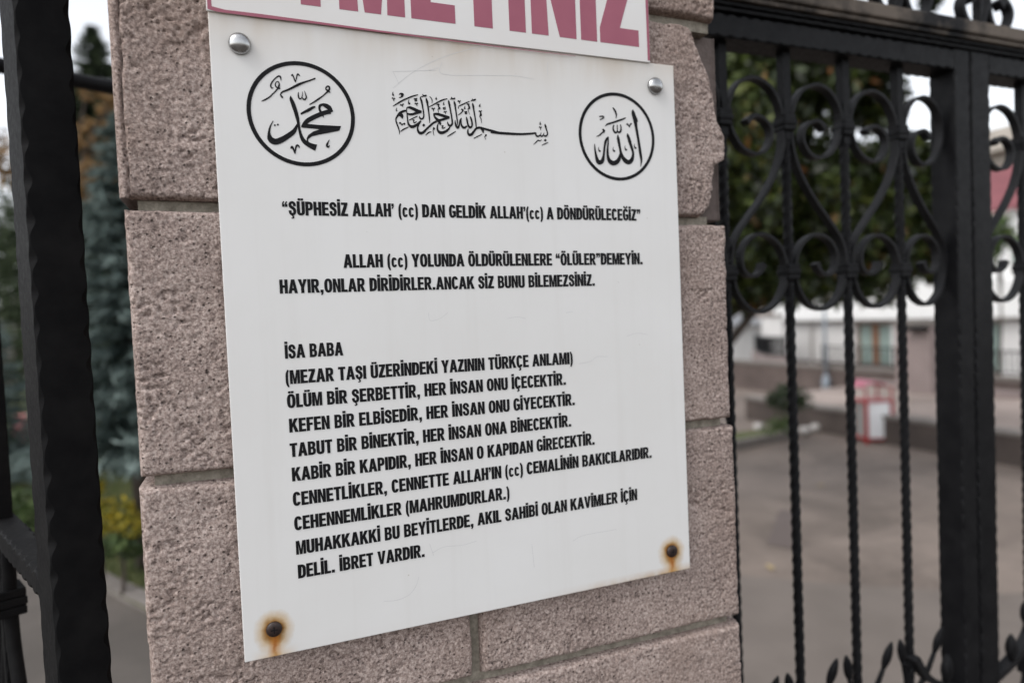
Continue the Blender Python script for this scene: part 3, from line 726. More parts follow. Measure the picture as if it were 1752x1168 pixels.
    strokes('calligraphy_line', [(B1, [
        [(258, 435, 12), (330, 390, 24), (450, 320, 28), (550, 275, 26), (650, 235, 26), (760, 205, 16)], [(262, 145, 6), (255, 180, 18), (262, 210, 30), (275, 225, 14)], [(238, 270, 26), (265, 280, 18), (278, 335, 6)], [(278, 335, 6), (283, 290, 14), (302, 272, 24)],
        [(385, 205, 16), (405, 182, 22), (440, 182, 26), (462, 200, 26), (445, 235, 26), (410, 255, 20), (378, 262, 8)], [(415, 212, 22), (455, 212, 20)], [(412, 940, 12), (470, 895, 24), (570, 850, 14)],
        [(450, 685, 8), (440, 640, 50), (420, 608, 60), (370, 612, 40), (330, 660, 28), (318, 710, 22), (340, 790, 24), (370, 870, 22), (388, 940, 16), (392, 1000, 4)], [(335, 650, 30), (390, 575, 40), (460, 535, 40), (530, 520, 30)],
        [(535, 460, 14), (590, 458, 40), (660, 483, 50), (740, 520, 50), (830, 545, 36)], [(830, 545, 36), (740, 565, 44), (650, 592, 40), (580, 592, 32), (540, 570, 16)], [(540, 460, 18), (530, 520, 16), (540, 590, 18), (550, 690, 22), (562, 770, 30), (595, 825, 40), (650, 842, 50), (720, 815, 44), (780, 765, 34), (818, 722, 24)],
        [(785, 628, 8), (800, 670, 28), (835, 688, 32), (868, 660, 28), (875, 600, 22), (858, 480, 24), (835, 360, 30), (812, 280, 26), (805, 245, 10)], [(825, 310, 30), (855, 362, 6)],
        [(805, 260, 12), (830, 240, 14), (860, 250, 12)], [(850, 195, 14), (870, 225, 26), (905, 225, 34), (932, 215, 24)], [(920, 265, 6), (930, 310, 32), (955, 420, 28), (975, 560, 24), (988, 680, 22), (992, 770, 8)], [(940, 320, 28), (966, 376, 6)],
        [(580, 715, 12), (660, 675, 20), (750, 632, 14)], [(648, 710, 14), (680, 710, 18), (670, 745, 14), (690, 765, 20), (738, 738, 10)], ('D', 403, 770, 52), ('D', 440, 797, 50), ('D', 485, 785, 56),
        [(580, 300, 6), (570, 350, 18), (585, 385, 30), (602, 365, 12)], [(402, 405, 26), (440, 415, 18), (460, 447, 8)], [(440, 420, 16), (472, 383, 26)], [(675, 290, 22), (748, 278, 14)], [(690, 305, 18), (740, 300, 16)], [(690, 330, 18), (745, 325, 16)], [(692, 380, 26), (725, 385, 20), (742, 432, 8)], [(735, 392, 14), (758, 368, 22)], [(335, 465, 6), (325, 505, 18), (338, 530, 30)],
        [(820, 735, 14), (765, 820, 26), (752, 890, 30), (775, 950, 42), (815, 970, 50), (865, 955, 46), (920, 900, 36), (1000, 825, 36), (1070, 765, 36), (1135, 735, 34)], ('D', 875, 812, 66),
        [(992, 240, 12), (1025, 275, 14), (1042, 320, 14), (1038, 380, 6)], [(1125, 250, 6), (1120, 285, 26), (1138, 295, 28)], [(1060, 865, 30), (1085, 880, 26), (1060, 915, 12), (1065, 950, 12), (1078, 1022, 6)], [(912, 1015, 12), (970, 960, 22), (1028, 945, 12)]]),
        (B2, [[(45, 450, 12), (130, 405, 20), (240, 345, 26), (330, 305, 24), (412, 285, 14)],
        [(130, 590, 30), (200, 588, 42), (290, 610, 46), (380, 640, 46), (455, 655, 34)], [(455, 655, 34), (380, 680, 42), (300, 702, 42), (235, 715, 40)], [(140, 600, 24), (170, 660, 34), (230, 720, 50), (265, 770, 40), (272, 812, 16)], [(235, 770, 10), (215, 820, 24), (212, 880, 28), (230, 930, 38), (275, 960, 52), (340, 955, 46), (410, 915, 40), (455, 865, 26), (468, 835, 14)],
        [(98, 470, 26), (130, 495, 18), (135, 542, 8)], [(130, 500, 14), (160, 468, 24)], [(195, 395, 16), (235, 402, 30), (255, 405, 20)], [(235, 400, 20), (235, 440, 20), (255, 475, 32), (225, 500, 14), (242, 582, 6)], [(345, 345, 6), (335, 385, 20), (347, 410, 26)], [(320, 470, 20), (382, 455, 14)], [(330, 492, 18), (382, 487, 16)], [(328, 455, 12), (335, 500, 16)], [(338, 540, 24), (365, 550, 18), (380, 592, 6)], [(372, 557, 14), (398, 532, 20)],
        [(432, 310, 6), (440, 350, 30), (460, 450, 28), (485, 580, 24), (505, 700, 26), (508, 780, 32), (480, 820, 36), (440, 812, 32), (420, 770, 20), (412, 740, 6)], [(445, 365, 28), (473, 417, 6)],
        [(465, 300, 10), (500, 285, 22), (540, 285, 28), (568, 270, 22)], [(490, 250, 12), (505, 280, 18)], [(545, 325, 6), (555, 370, 30), (575, 480, 26), (595, 620, 24), (612, 740, 22), (612, 815, 8)], [(560, 370, 28), (586, 422, 6)],
        [(410, 1040, 14), (500, 985, 22), (580, 935, 14)], [(295, 820, 14), (330, 830, 18), (305, 855, 16), (325, 875, 20), (374, 848, 10)],
        [(630, 440, 16), (700, 405, 22), (790, 365, 22), (857, 335, 12)], [(630, 445, 14), (637, 487, 10)], [(618, 325, 26), (650, 345, 20), (658, 387, 6)], [(655, 350, 14), (674, 318, 22)], [(690, 490, 22), (722, 512, 28), (705, 545, 20), (665, 585, 18), (622, 612, 8)], [(768, 430, 6), (755, 470, 22), (770, 490, 26)], [(752, 550, 28), (808, 545, 24)], [(760, 580, 24), (808, 576, 24)], [(800, 390, 16), (835, 395, 28), (855, 388, 14)], [(835, 400, 16), (850, 470, 36), (825, 500, 12), (857, 602, 6)],
        [(565, 710, 10), (572, 780, 26), (595, 840, 38), (625, 860, 40), (645, 820, 26), (665, 720, 24), (692, 668, 14)], [(692, 668, 10), (685, 740, 20), (690, 800, 26), (720, 850, 38), (760, 860, 38), (802, 828, 26)], [(785, 640, 6), (800, 690, 30), (815, 770, 28), (835, 830, 34), (870, 857, 40), (905, 820, 30), (900, 740, 28), (880, 670, 28), (862, 630, 6)],
        [(878, 330, 12), (920, 315, 26), (960, 305, 30), (982, 292, 12)], [(905, 285, 14), (920, 315, 18)], [(912, 365, 6), (922, 410, 30), (942, 520, 26), (962, 640, 24), (980, 760, 24), (990, 872, 14)], [(925, 410, 28), (951, 457, 6)],
        [(830, 880, 12), (820, 930, 26), (825, 975, 32), (855, 1005, 46), (900, 990, 46), (940, 940, 38), (985, 882, 36), (1040, 862, 40), (1100, 867, 36)], [(1088, 865, 44), (1118, 910, 46), (1130, 968, 14)], [(1090, 862, 30), (1180, 892, 36), (1290, 922, 40), (1405, 957, 42)],
        [(938, 1077, 14), (1020, 1035, 20), (1107, 990, 12)], [(1165, 1010, 30), (1188, 1015, 22), (1160, 1045, 12), (1180, 1103, 6)], [(1068, 385, 6), (1055, 430, 24), (1072, 442, 24)], [(1038, 525, 22), (1075, 540, 26), (1098, 518, 16)], [(1075, 545, 14), (1080, 610, 38), (1060, 640, 14), (1085, 690, 14), (1095, 777, 5)]]),
        (B3, [[(-10, 572, 56), (200, 598, 60), (500, 620, 58), (800, 632, 52), (1050, 622, 48), (1222, 603, 40)], [(1215, 590, 30), (1222, 650, 34), (1250, 690, 38), (1310, 682, 36), (1350, 640, 22), (1364, 588, 6)], [(1340, 670, 22), (1380, 692, 36), (1420, 660, 28), (1447, 588, 6)], [(1430, 660, 22), (1480, 687, 38), (1525, 660, 36), (1535, 600, 28), (1505, 500, 30), (1475, 400, 36), (1465, 353, 6)], [(1485, 390, 28), (1513, 447, 5)],
        [(1340, 298, 6), (1335, 350, 32), (1352, 377, 34)], [(1305, 440, 26), (1345, 455, 22), (1350, 532, 6)], [(1350, 462, 16), (1380, 436, 24)], [(1158, 917, 14), (1230, 850, 24), (1280, 802, 28), (1330, 815, 24), (1377, 783, 14)], ('D', 1478, 800, 84), [(1383, 937, 14), (1470, 895, 26), (1557, 858, 16)]])])
    # faint pencil lines left by the sign maker
    mb = MB()
    SC = [[(672.5, 150.7), (708, 123), (756, 99), (821, 79.5)], [(672, 122.6), (746, 120.5)], [(672, 122.6), (683, 144)], [(756, 106), (758, 127), (835, 129.5), (880, 130), (914, 136)], [(937, 106), (937, 130)], [(734, 121), (750, 116)],
          [(716.8, 985.7), (711, 1002.8), (699.7, 1017), (679.7, 1025.7), (656.9, 1028)], [(733, 535), (736, 548), (752, 545), (766, 535)], [(868, 545), (885, 542), (900, 545)], [(968, 535), (980, 533)], [(990, 622), (1010, 618), (1022, 610), (1040, 610)], [(740, 945), (760, 935), (790, 932), (815, 925)], [(910, 930), (914, 970)], [(980, 925), (1000, 915), (1055, 905)], [(735, 930), (742, 950)], [(1072, 575), (1090, 570), (1108, 572)]]
    for s in SC:
        Q = catmull(np.array(s), 5) if len(s) > 2 else np.array(s, float)
        a, b = ribbon(np.hstack([Q, np.full((len(Q), 1), .75)]), 2)
        V = [inv(*p) for p in a] + [inv(*p) for p in b]; k = len(a)
        mb = MB(); mb.add([(p[0], -.0001, p[2]) for p in V], [(i, i + 1, k + i + 1, k + i) for i in range(k - 1)]); mb.build('pencil_mark', M['scratch'], o)
    for i, (x, z) in enumerate(((.0255, .5732), (.4746, .5736))):
        mb = MB(); mb.lathe([(.0096, 0), (.0098, .0016), (.0096, .0026), (.0092, .0034), (.0080, .0050), (.0060, .0064), (.0035, .0073), (.0012, .0077)], (x, -.0001, z), '-y', 32)
        k = flip_fix(mb.build('screw_cap', M['chrome'], o, True))
    for (x, z) in SCREWS:
        mb = MB(); n = 28; prof = [(.0072, 0), (.0073, .001), (.0070, .0018), (.0060, .0028), (.0044, .0034), (.003, .0036)]
        mb.lathe(prof, (x, -.0001, z), '-y', n); k = flip_fix(mb.build('screw', M['rustscrew'], o, True)); k['label'] = 'rusty cross-head screw with an orange stain'
        WPOS[k] = WPOS[o]
        s2 = MB(); s2.box((x - .0032, -.00378, z - .0005), (x + .0032, -.0034, z + .0005)); s2.box((x - .0005, -.00382, z - .0032), (x + .0005, -.0034, z + .0032)); s2.build('cross_slot', M['ink'], k)
plaque()

def upper_sign():
    y = -.0022
    t = thing('lettered_sign', 'pale sign with large faded red letters fixed above the white plaque', 'sign', (0, 0, .6))
    a = inv(355, 19, y); b = inv(1113, 109, y)
    xl, xr, zb = inv(353, 15, y)[0], inv(1111, 60, y)[0], .5995
    mb = MB(); mb.box((xl, y, zb), (xr, y + .0021, .93)); bevel(mb.build('panel', M['sign'], t), .0004, 1)
    yl = y - .0002
    def pp(lst): return [(inv(u, v, yl)[0], inv(u, v, yl)[2]) for u, v in lst]
    mb = MB()
    # red border, its cut edge tapering out along the lower side
    put_contours(mb, [pp([(355.0, 15.5), (372, 20.5), (448, 30.5), (540, 41), (640, 54), (740, 66.5), (870, 83), (985, 96.5), (985, 95.8), (870, 81.8), (740, 64.8), (640, 51), (540, 37), (448, 24.5), (385, 17), (362, 11), (360.5, -8), (353.8, -8)])], lambda u, v: (u, v), yl, y + .0001)
    zt = .93; xa, xb = xl + .0008, xl + .0045; zc = pp([(360, -8)])[0][1]
    mb.add([(xa, yl, zc), (xb, yl, zc), (xb, yl, zt), (xa, yl, zt)], [(0, 1, 2, 3)])
    x2 = xr - .0005; q0 = .6015
    mb.add([(x2 - .003, yl, q0), (x2, yl, q0), (x2, yl, zt), (x2 - .0046, yl, zt)], [(0, 1, 2, 3)])
    mb.build('border', M['pinkink'], t)
    base = lambda px: np.interp(px, [530, 598, 676, 742, 822, 886, 921, 950, 1008, 1060], [2.5, 10, 20, 31, 43, 50, 55, 59, 66, 74.5])
    CAP = .104
    for ch, l, r_, lo in (('Y', 487, 575, 0), ('M', 584, 689.5, 0), ('E', 707, 776, 0), ('T', 793, 861, 0), ('İ', 874.5, 897, 0), ('N', 913, 983.5, 0), ('İ', 997, 1019, 0), ('Z', 1030, 1090.5, 0)):
        pL = inv(l, base(l), yl); pR = inv(r_, base(r_), yl); W, parts = G[ch]; k = (pR[0] - pL[0]) / W; zz = .6163
        mb = MB()
        for cs in parts:
            put_contours(mb, cs, lambda u, v: (pL[0] + u * k, zz + (v if ch != 'T' else v) * CAP), yl, y + .0001)
        mb.build('letter', M['pinkink'], t)
upper_sign()

# ------------------------------------------------------------------ wrought iron
def hammered(mb, p0, axis, L, ux, uy, wx, wy, pitch=.026, amp=.0055, c0=.0018, ph=0.0, seg=9):
    """square iron bar, long edges beaten into a row of lens shaped dents"""
    p0 = np.array(p0, float); axis = np.array(axis, float); ux = np.array(ux, float); uy = np.array(uy, float)
    k = max(2, int(L / pitch * seg)); V = []
    for i in range(k + 1):
        s = L * i / k; cs = []
        for q in range(4):
            w_ = .5 - .5 * math.cos(2 * math.pi * (s / pitch + ph + .13 * q) + .5 * math.sin(s * 31 + q))
            cs.append(c0 + amp * (.85 + .3 * math.sin(s * 23 + 2 * q)) * w_ ** 1.5)
        a, b = wx / 2, wy / 2
        ring = [(-a + cs[0], -b), (a - cs[1], -b), (a, -b + cs[1]), (a, b - cs[2]), (a - cs[2], b), (-a + cs[3], b), (-a, b - cs[3]), (-a, -b + cs[0])]
        for x, y in ring: V.append(p0 + axis * s + ux * x + uy * y)
    F = [(i * 8 + j, i * 8 + (j + 1) % 8, (i + 1) * 8 + (j + 1) % 8, (i + 1) * 8 + j) for i in range(k) for j in range(8)]
    F += [tuple(range(8))[::-1], tuple(range(k * 8, k * 8 + 8))]
    mb.add(V, F); return mb
def twisted(mb, x, y, z0, z1, w, pitch=.115):
    k = max(4, int((z1 - z0) / .004)); V = []
    for i in range(k + 1):
        z = z0 + (z1 - z0) * i / k; a0 = 2 * math.pi * (z - z0) / pitch
        for j in range(8):
            a = a0 + j * math.pi / 4; r = w / 2 * (1.14 if j % 2 == 0 else .98); V.append((x + r * math.cos(a), y + r * math.sin(a), z))
    F = [(8 * i + j, 8 * i + (j + 1) % 8, 8 * (i + 1) + (j + 1) % 8, 8 * (i + 1) + j) for i in range(k) for j in range(8)]
    F += [tuple(range(8))[::-1], tuple(range(8 * k, 8 * k + 8))]
    mb.add(V, F)
SCR = [(-.018, -.010), (-.004, .001), (.013, -.001), (.028, -.014), (.030, -.034), (.016, -.054), (-.006, -.059), (-.032, -.047), (-.051, -.015), (-.052, .018), (-.033, .050), (-.002, .062), (.030, .050), (.049, .022), (.055, -.010), (.052, -.050), (.036, -.090), (.010, -.128), (-.018, -.160), (-.043, -.190), (-.054, -.215), (-.0555, -.245), (-.047, -.280), (-.026, -.305), (.000, -.314), (.030, -.302), (.050, -.272), (.054, -.238), (.040, -.205), (.010, -.188), (-.018, -.195), (-.035, -.218), (-.033, -.245), (-.016, -.256), (.000, -.250), (.008, -.236)]
def leaf_blade(mb, p, q, wd, th):
    p = np.array(p, float); q = np.array(q, float); ax = q - p; L = np.linalg.norm(ax); t = ax / L; n = np.array([-t[2], 0, t[0]]); V = []; k = 8
    for i in range(k + 1):
        s = i / k; r = math.sin(math.pi * (.06 + .9 * s)) ** .8 * wd / 2
        for j in range(6):
            a = 2 * math.pi * j / 6; V.append(p + ax * s + n * r * math.cos(a) + np.array([0, 1, 0]) * th * math.sin(a) * (r / (wd / 2)))
    F = [(i * 6 + j, i * 6 + (j + 1) % 6, (i + 1) * 6 + (j + 1) % 6, (i + 1) * 6 + j) for i in range(k) for j in range(6)]
    F += [tuple(range(6))[::-1], tuple(range(k * 6, k * 6 + 6))]
    mb.add(V, F)
GY = .20
ZR0, ZR1 = .728, .764
def gate_leaf(label, xs, stile_l, stile_r, first):
    x0 = stile_l[0]; x1 = stile_r[1]
    t = thing('gate_leaf', label, 'gate', ((x0 + x1) / 2, GY, -1.24), 'wrought iron gate leaves')
    for a, b in (stile_l, stile_r):
        mb = MB(); hammered(mb, ((a + b) / 2, GY, -1.22), (0, 0, 1), 1.22 + ZR1, (1, 0, 0), (0, 1, 0), b - a, .05, .026, .0020, .0012); flip_fix(mb.build('stile', M['iron_soft'], t))
    for z0, z1, d in ((ZR0, ZR1, .05), (-.64, -.61, .03), (-1.22, -1.17, .05)):
        mb = MB(); hammered(mb, (stile_l[1], GY, (z0 + z1) / 2), (1, 0, 0), stile_r[0] - stile_l[1], (0, 1, 0), (0, 0, 1), d, z1 - z0, .024, .0028, .0012, .3); flip_fix(mb.build('rail', M['iron_soft'], t))
    for x in xs:
        mb = MB(); twisted(mb, x, GY, -1.17, .585, .0145, .085); mb.box((x - .0075, GY - .0075, .585), (x + .0075, GY + .0075, ZR0)); mb.build('bar', M['iron_soft'], t)
        for z in (.612, .368):
            mb = MB(); mb.box((x - .0125, GY - .0125, z - .013), (x + .0125, GY + .0125, z + .013)); mb.box((x - .014, GY - .014, z - .0045), (x + .014, GY + .014, z + .0045)); bevel(mb.build('collar', M['iron_soft'], t), .002)
        mb = MB(); mb.box((x - .016, GY - .0155, -.452), (x + .016, GY + .0155, -.415)); bevel(mb.build('collar', M['iron_soft'], t), .002)
        for sg in (-1, 1):
            e_ = .70 if sg < 0 else 1.08
            mb = MB(); pts = catmull(np.array([(x + sg * .008, GY - .004, -.44), (x + sg * .014, GY - .006, -.405), (x + sg * .032 * e_, GY - .010, -.368), (x + sg * .046 * e_, GY - .012, -.338)]), 4)
            mb.tube(pts, np.linspace(.007, .0042, len(pts)), 6); leaf_blade(mb, (x + sg * .044 * e_, GY - .012, -.342), (x + sg * .062 * e_, GY - .016, -.293), .021, .006)
            flip_fix(mb.build('leaf_sprig', M['iron_soft'], t, True))
    edges = [stile_l[1] - .002] + list(xs) + [stile_r[0] + .002]
    for i in range(len(edges) - 1):
        a, b = edges[i], edges[i + 1]
        if b - a < .06: continue
        m = (a + b) / 2; sc = (b - a) / .127; sg = 1 if (i + first) % 2 == 0 else -1
        path = catmull(np.array([(m + sg * u * sc, .618 + v) for u, v in SCR]), 4)
        th = np.full(len(path), .0055); th[:6] = np.linspace(.010, .0055, 6); th[-6:] = np.linspace(.0055, .010, 6)
        mb = MB(); mb.strip(path, GY - .0075, GY + .0075, th); flip_fix(mb.build('scroll', M['iron_scroll'], t, False))
        low = [(-.055, -.44), (-.050, -.47), (-.028, -.505), (.0, -.515), (.028, -.505), (.050, -.47), (.055, -.44)]
        path = catmull(np.array([(m + u * sc, v) for u, v in low]), 4); mb = MB(); mb.strip(path, GY - .0075, GY + .0075, .0062); flip_fix(mb.build('scroll', M['iron_soft'], t))
    # rising foot scroll next to the meeting stile, with a bud
    if first == 0: xa, sg = stile_l[1], 1
    else: xa, sg = stile_r[0], -1
    path = catmull(np.array([(xa + sg * .0, -.425), (xa + sg * .05, -.405), (xa + sg * .095, -.375), (xa + sg * .122, -.335)]), 5)
    mb = MB(); mb.strip(path, GY - .022, GY - .002, .012); flip_fix(mb.build('scroll', M['iron_scroll'], t))
    mb = MB(); leaf_blade(mb, (xa + sg * .045, GY - .018, -.40), (xa + sg * .042, GY - .02, -.345), .026, .010); flip_fix(mb.build('leaf_sprig', M['iron_soft'], t, True))
    return t
gate_leaf('black wrought iron gate leaf beside the pillar, with scrolls and four twisted bars', [.733, .862, .992, 1.122], (.62, .66), (1.238, 1.278), 1)
gate_leaf('black wrought iron gate leaf farther from the pillar, at the right edge', [1.462, 1.590, 1.718, 1.846], (1.283, 1.333), (1.97, 2.01), 0)
def transom():
    t = thing('gate_transom', 'dusty black moulded iron beam with a scrolled crest above the gate', 'gate beam', (1.3, GY, .77))
    mb = MB(); mb.box((.575, GY - .045, .787), (2.2, GY + .05, .811)); bevel(mb.build('beam', M['iron_dusty'], t), .003)
    for i, (z0, z1, d) in enumerate(((.779, .7865, .040), (.773, .7787, .034), (.7665, .7727, .029))):
        mb = MB(); hammered(mb, (.575, GY, (z0 + z1) / 2), (1, 0, 0), 1.6, (0, 1, 0), (0, 0, 1), 2 * d, z1 - z0, .03, .0012, .0006, .2 * i); flip_fix(mb.build('moulding', M['iron_dusty' if i == 0 else 'iron_soft'], t))
    x = .64; i = 0
    while x < 2.1:
        sg = 1 if i % 2 == 0 else -1
        s = [(.012, .060), (.002, .070), (-.012, .064), (-.020, .048), (-.012, .026), (.008, .008), (.028, .012), (.042, .036), (.046, .07), (.038, .105), (.015, .135), (-.02, .150), (-.045, .14), (-.05, .12), (-.038, .11)]
        path = catmull(np.array([(x + sg * u, .811 + v) for u, v in s]), 4); th = np.full(len(path), .008); th[:8] = np.linspace(.02, .008, 8)
        mb = MB(); mb.strip(path, GY - .009, GY + .009, th); flip_fix(mb.build('scroll', M['iron_soft'], t))
        if i % 2 == 1:
            mb = MB(); mb.box((x - .072, GY - .008, .811), (x - .056, GY + .008, 1.02)); mb.build('bar', M['iron_soft'], t)
        x += .0985 if i % 2 == 0 else .125; i += 1
    mb = MB(); mb.box((.575, GY - .02, 1.02), (2.2, GY + .02, 1.05)); mb.build('top_bar', M['iron_soft'], t)
transom()

def side_gate():
    # leaf standing open behind-left of the pillar: end post towards the camera, leaf running away along d
    d = np.array([-.4, .9165, 0]); d /= np.linalg.norm(d); u = np.array([d[1], -d[0], 0]); zz = np.array([0, 0, 1.])
    P0 = at(62, 600, .60); P0[2] = 0     # near left arris
    t = thing('iron_gate_post', 'black hammered iron gate leaf with thick square post, left of the pillar', 'gate', (P0[0], P0[1], G1))
    c = P0 + u * .0215 + d * .031
    mb = MB(); hammered(mb, (c[0], c[1], G1), zz, 2.35, u, d, .043, .062, .0325, .0042, .0010, 0, 16); flip_fix(mb.build('post', M['iron'], t))
    def along(s, z, off=.0): q = P0 + u * (.020 + off) + d * (.062 + s); return np.array([q[0], q[1], z])
    for z0, z1 in ((.049, .075), (-.93, -.89), (.98, 1.02)):
        mb = MB(); hammered(mb, along(0, (z0 + z1) / 2), d, 1.1, u, zz, .030, z1 - z0, .0275, .0042, .0012); flip_fix(mb.build('rail', M['iron'], t))
    for i in range(5):
        s = .33 + i * .15; p = along(s, 0)
        mb = MB(); hammered(mb, (p[0], p[1], .075), zz, .905, u, d, .020, .020, .03, .003, .001); hammered(mb, (p[0], p[1], -.89), zz, .940, u, d, .018, .018, .03, .003, .001); flip_fix(mb.build('bar', M['iron'], t))
        z = -.035
        for sg in (-1, 1):
            path = [along(s + sg * a, b) for a, b in ((.030, .048), (.020, .01), (.013, -.035), (.018, -.09), (.045, -.15), (.060, -.22), (.05, -.28), (.02, -.31))]
            mb = MB(); mb.tube(catmull(np.array(path), 4), .0085, 8); flip_fix(mb.build('scroll', M['iron'], t, True))
        for k, dz in enumerate((-.012, 0, .012)):
            q = along(s, z + dz - .006); mb = MB(); mb.obox(q - d * .024 - u * (.0165 + .001 * (k == 1)), d * .048, u * (.033 + .002 * (k == 1)), (0, 0, .0115)); bevel(mb.build('collar', M['iron'], t), .002)
    a = np.array([-.206, .886, .806]); dr = np.array([.907, .42, 0]) / np.linalg.norm([.907, .42])
    mb = MB(); mb.tube([a - dr * 1.6, a + dr * .55], .0140, 14); o = flip_fix(mb.build('tie_rod', M['iron_soft'], None, True))
    tag(o, 'plain dark round rod passing behind the hammered post into the pillar', 'rod')
side_gate()

# ------------------------------------------------------------------ plants
def leaves(mb_name, mat, parent, pts, size, asp=.4, jitter=.4, tints=None, droop=None, up=None):
    """a leaf-shaped (four cornered, folded tip) face at each point"""
    n = len(pts); P = np.asarray(pts, float)
    D = rng.normal(size=(n, 3))
    if droop is not None: D = D * .6 + np.asarray(droop)
    D /= np.linalg.norm(D, axis=1)[:, None]
    N = rng.normal(size=(n, 3)); 
    if up is not None: N = N * .7 + np.array([0, 0, up])
    Wv = np.cross(D, N); Wv /= np.linalg.norm(Wv, axis=1)[:, None] + 1e-9
    L = size * (1 + jitter * rng.uniform(-1, 1, n))[:, None]
    a = P - D * L * .5; b = P + Wv * L * asp * .5 - D * L * .05; c = P + D * L * .5; e = P - Wv * L * asp * .5 - D * L * .05
    V = np.stack([a, b, c, e], 1).reshape(-1, 3)
    F = np.arange(4 * n).reshape(n, 4)
    me = bpy.data.meshes.new(mb_name); org = WPOS[parent] if parent is not None else np.zeros(3)
    me.vertices.add(4 * n); me.vertices.foreach_set('co', (V - org).astype(np.float32).ravel())
    me.loops.add(4 * n); me.loops.foreach_set('vertex_index', F.astype(np.int32).ravel())
    me.polygons.add(n); me.polygons.foreach_set('loop_start', np.arange(0, 4 * n, 4, dtype=np.int32)); me.update(calc_edges=True)
    tv = rng.random(n) if tints is None else np.asarray(tints)
    a_ = me.attributes.new('tint', 'FLOAT', 'POINT'); a_.data.foreach_set('value', np.repeat(tv, 4).astype(np.float32))
    me.materials.append(mat); o = bpy.data.objects.new(mb_name, me); C.objects.link(o)
    if parent is not None: o.parent = parent
    return o
def ball(c, r, n, shell=.55):
    d = rng.normal(size=(n, 3)); d /= np.linalg.norm(d, axis=1)[:, None]
    rr = (shell + (1 - shell) * rng.random(n))[:, None] ** .6
    return np.array(c) + d * rr * np.array(r)
def branchy_trunk(t, base, top, r0, limbs, mat=None):
    mb = MB(); base = np.array(base, float); top = np.array(top, float)
    mid = (base + top) / 2 + np.array([.08, -.05, 0]) * np.linalg.norm(top - base) * .3
    pts = catmull(np.array([base, mid, top]), 5); mb.tube(pts, np.linspace(r0, r0 * .35, len(pts)), 9)
    for q in limbs:
        s = rng.uniform(.45, .9); p = pts[int(s * (len(pts) - 1))]; q = np.array(q, float)
        m_ = (p + q) / 2 + np.array([0, 0, .12 * np.linalg.norm(q - p)]); pp = catmull(np.array([p, m_, q]), 4)
        mb.tube(pp, np.linspace(r0 * .4, r0 * .08, len(pp)), 6)
    return flip_fix(mb.build('trunk', mat or M['bark'], t, True))

def magnolia():
    base = (4.45, 6.4, G0); D = 8.0
    t = thing('magnolia_tree', 'broad dark evergreen tree with brown-tinged glossy leaves behind the iron gate', 'tree', base)
    lob = [(1250, 170, 150), (1370, 120, 110), (1470, 105, 70), (1330, 320, 150), (1275, 462, 78), (1445, 345, 105), (1510, 300, 62), (1500, 180, 55), (1570, 345, 62), (1590, 425, 62), (1500, 445, 80), (1400, 455, 75), (1140, 300, 220), (1370, -60, 110), (1240, -60, 170), (1590, 275, 34), (1340, 480, 48), (1640, 395, 42), (1592, 2, 14), (1545, 262, 40)]
    pts = []; cs = []
    for x, y, r in lob:
        dd = D + rng.uniform(-.5, .9); c = at(x, y, dd); rr = r / FPX * dd; cs.append(c)
        n = int(300 + 3600 * rr ** 2); n = min(n, 7500)
        pts.append(ball(c, (rr, rr, rr), n, .12))
    P = np.concatenate(pts); n = len(P)
    base_t = rng.random(n) * .75 + .25 * rng.random(n) ** 6
    cl = fbm(P[:, 0] * 1.3 + P[:, 1], P[:, 2] * 1.3, 1.6, 3) * .35
    tint = np.clip(base_t * .88 + cl, 0, .84); tint = np.where(rng.random(n) < .03, rng.uniform(.88, 1, n), tint)
    leaves('crown', M['magnolia'], t, P, .155, .46, .35, tint, droop=(0, 0, -.25))
    branchy_trunk(t, base, (5.7, 5.8, 1.6), .16, cs[:12])
magnolia()

def spruce(label, x, y, z0, h, rad, nb, mat, name='spruce_tree', seg=26, tier=.30, z_start=.12, taper=.8, leaf=.15):
    t = thing(name, label, 'tree', (x, y, z0)); pts = []; dr = []; tints = []
    z = z_start * h; k = 0
    while z < h * .985:
        f = 1 - z / h; L = rad * (f ** taper) * rng.uniform(.85, 1.08); m = max(4, int(nb * f ** .6))
        for i in range(m):
            a = 2 * math.pi * (i + rng.uniform(-.3, .3)) / m + k * .6; d = np.array([math.cos(a), math.sin(a), 0]); l = L * rng.uniform(.75, 1.05)
            q = np.linspace(.1, 1, seg)[:, None]; c = np.array([x, y, z0 + z]) + d * l * q + np.array([0, 0, 1]) * (-.28 * l * q ** 1.2 + .18 * l * q ** 3)
            for _ in range(5):
                w = (rng.normal(size=(seg, 3)) * np.array([.10, .10, .045])) * (l * (.35 + .6 * (1 - q)) + .04)
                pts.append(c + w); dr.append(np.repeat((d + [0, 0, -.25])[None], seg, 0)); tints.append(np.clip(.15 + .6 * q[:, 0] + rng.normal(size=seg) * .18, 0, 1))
        z += tier * h / 6 * (.5 + .5 * f); k += 1
    P = np.concatenate(pts); leaves('crown', mat, t, P, leaf * rad, .13, .4, np.concatenate(tints), droop=np.concatenate(dr) * 1.2)
    mb = MB(); mb.tube([(x, y, z0), (x, y, z0 + h * .5), (x, y, z0 + h * .97)], [.06 + .02 * rad, .055, .01], 8); flip_fix(mb.build('trunk', M['bark'], t, True))
    return t
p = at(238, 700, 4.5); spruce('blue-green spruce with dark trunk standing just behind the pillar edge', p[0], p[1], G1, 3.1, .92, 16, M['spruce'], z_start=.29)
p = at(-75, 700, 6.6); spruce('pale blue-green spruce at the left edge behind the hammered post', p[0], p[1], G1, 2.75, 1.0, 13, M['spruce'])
p = at(180, 400, 15.0); spruce('tall dark green conifer with pointed tip rising behind the orange tree', p[0], p[1], G1, 8.55, 4.4, 20, M['conifer'], 'conifer_tree', 40, .20, taper=.95, leaf=.05)

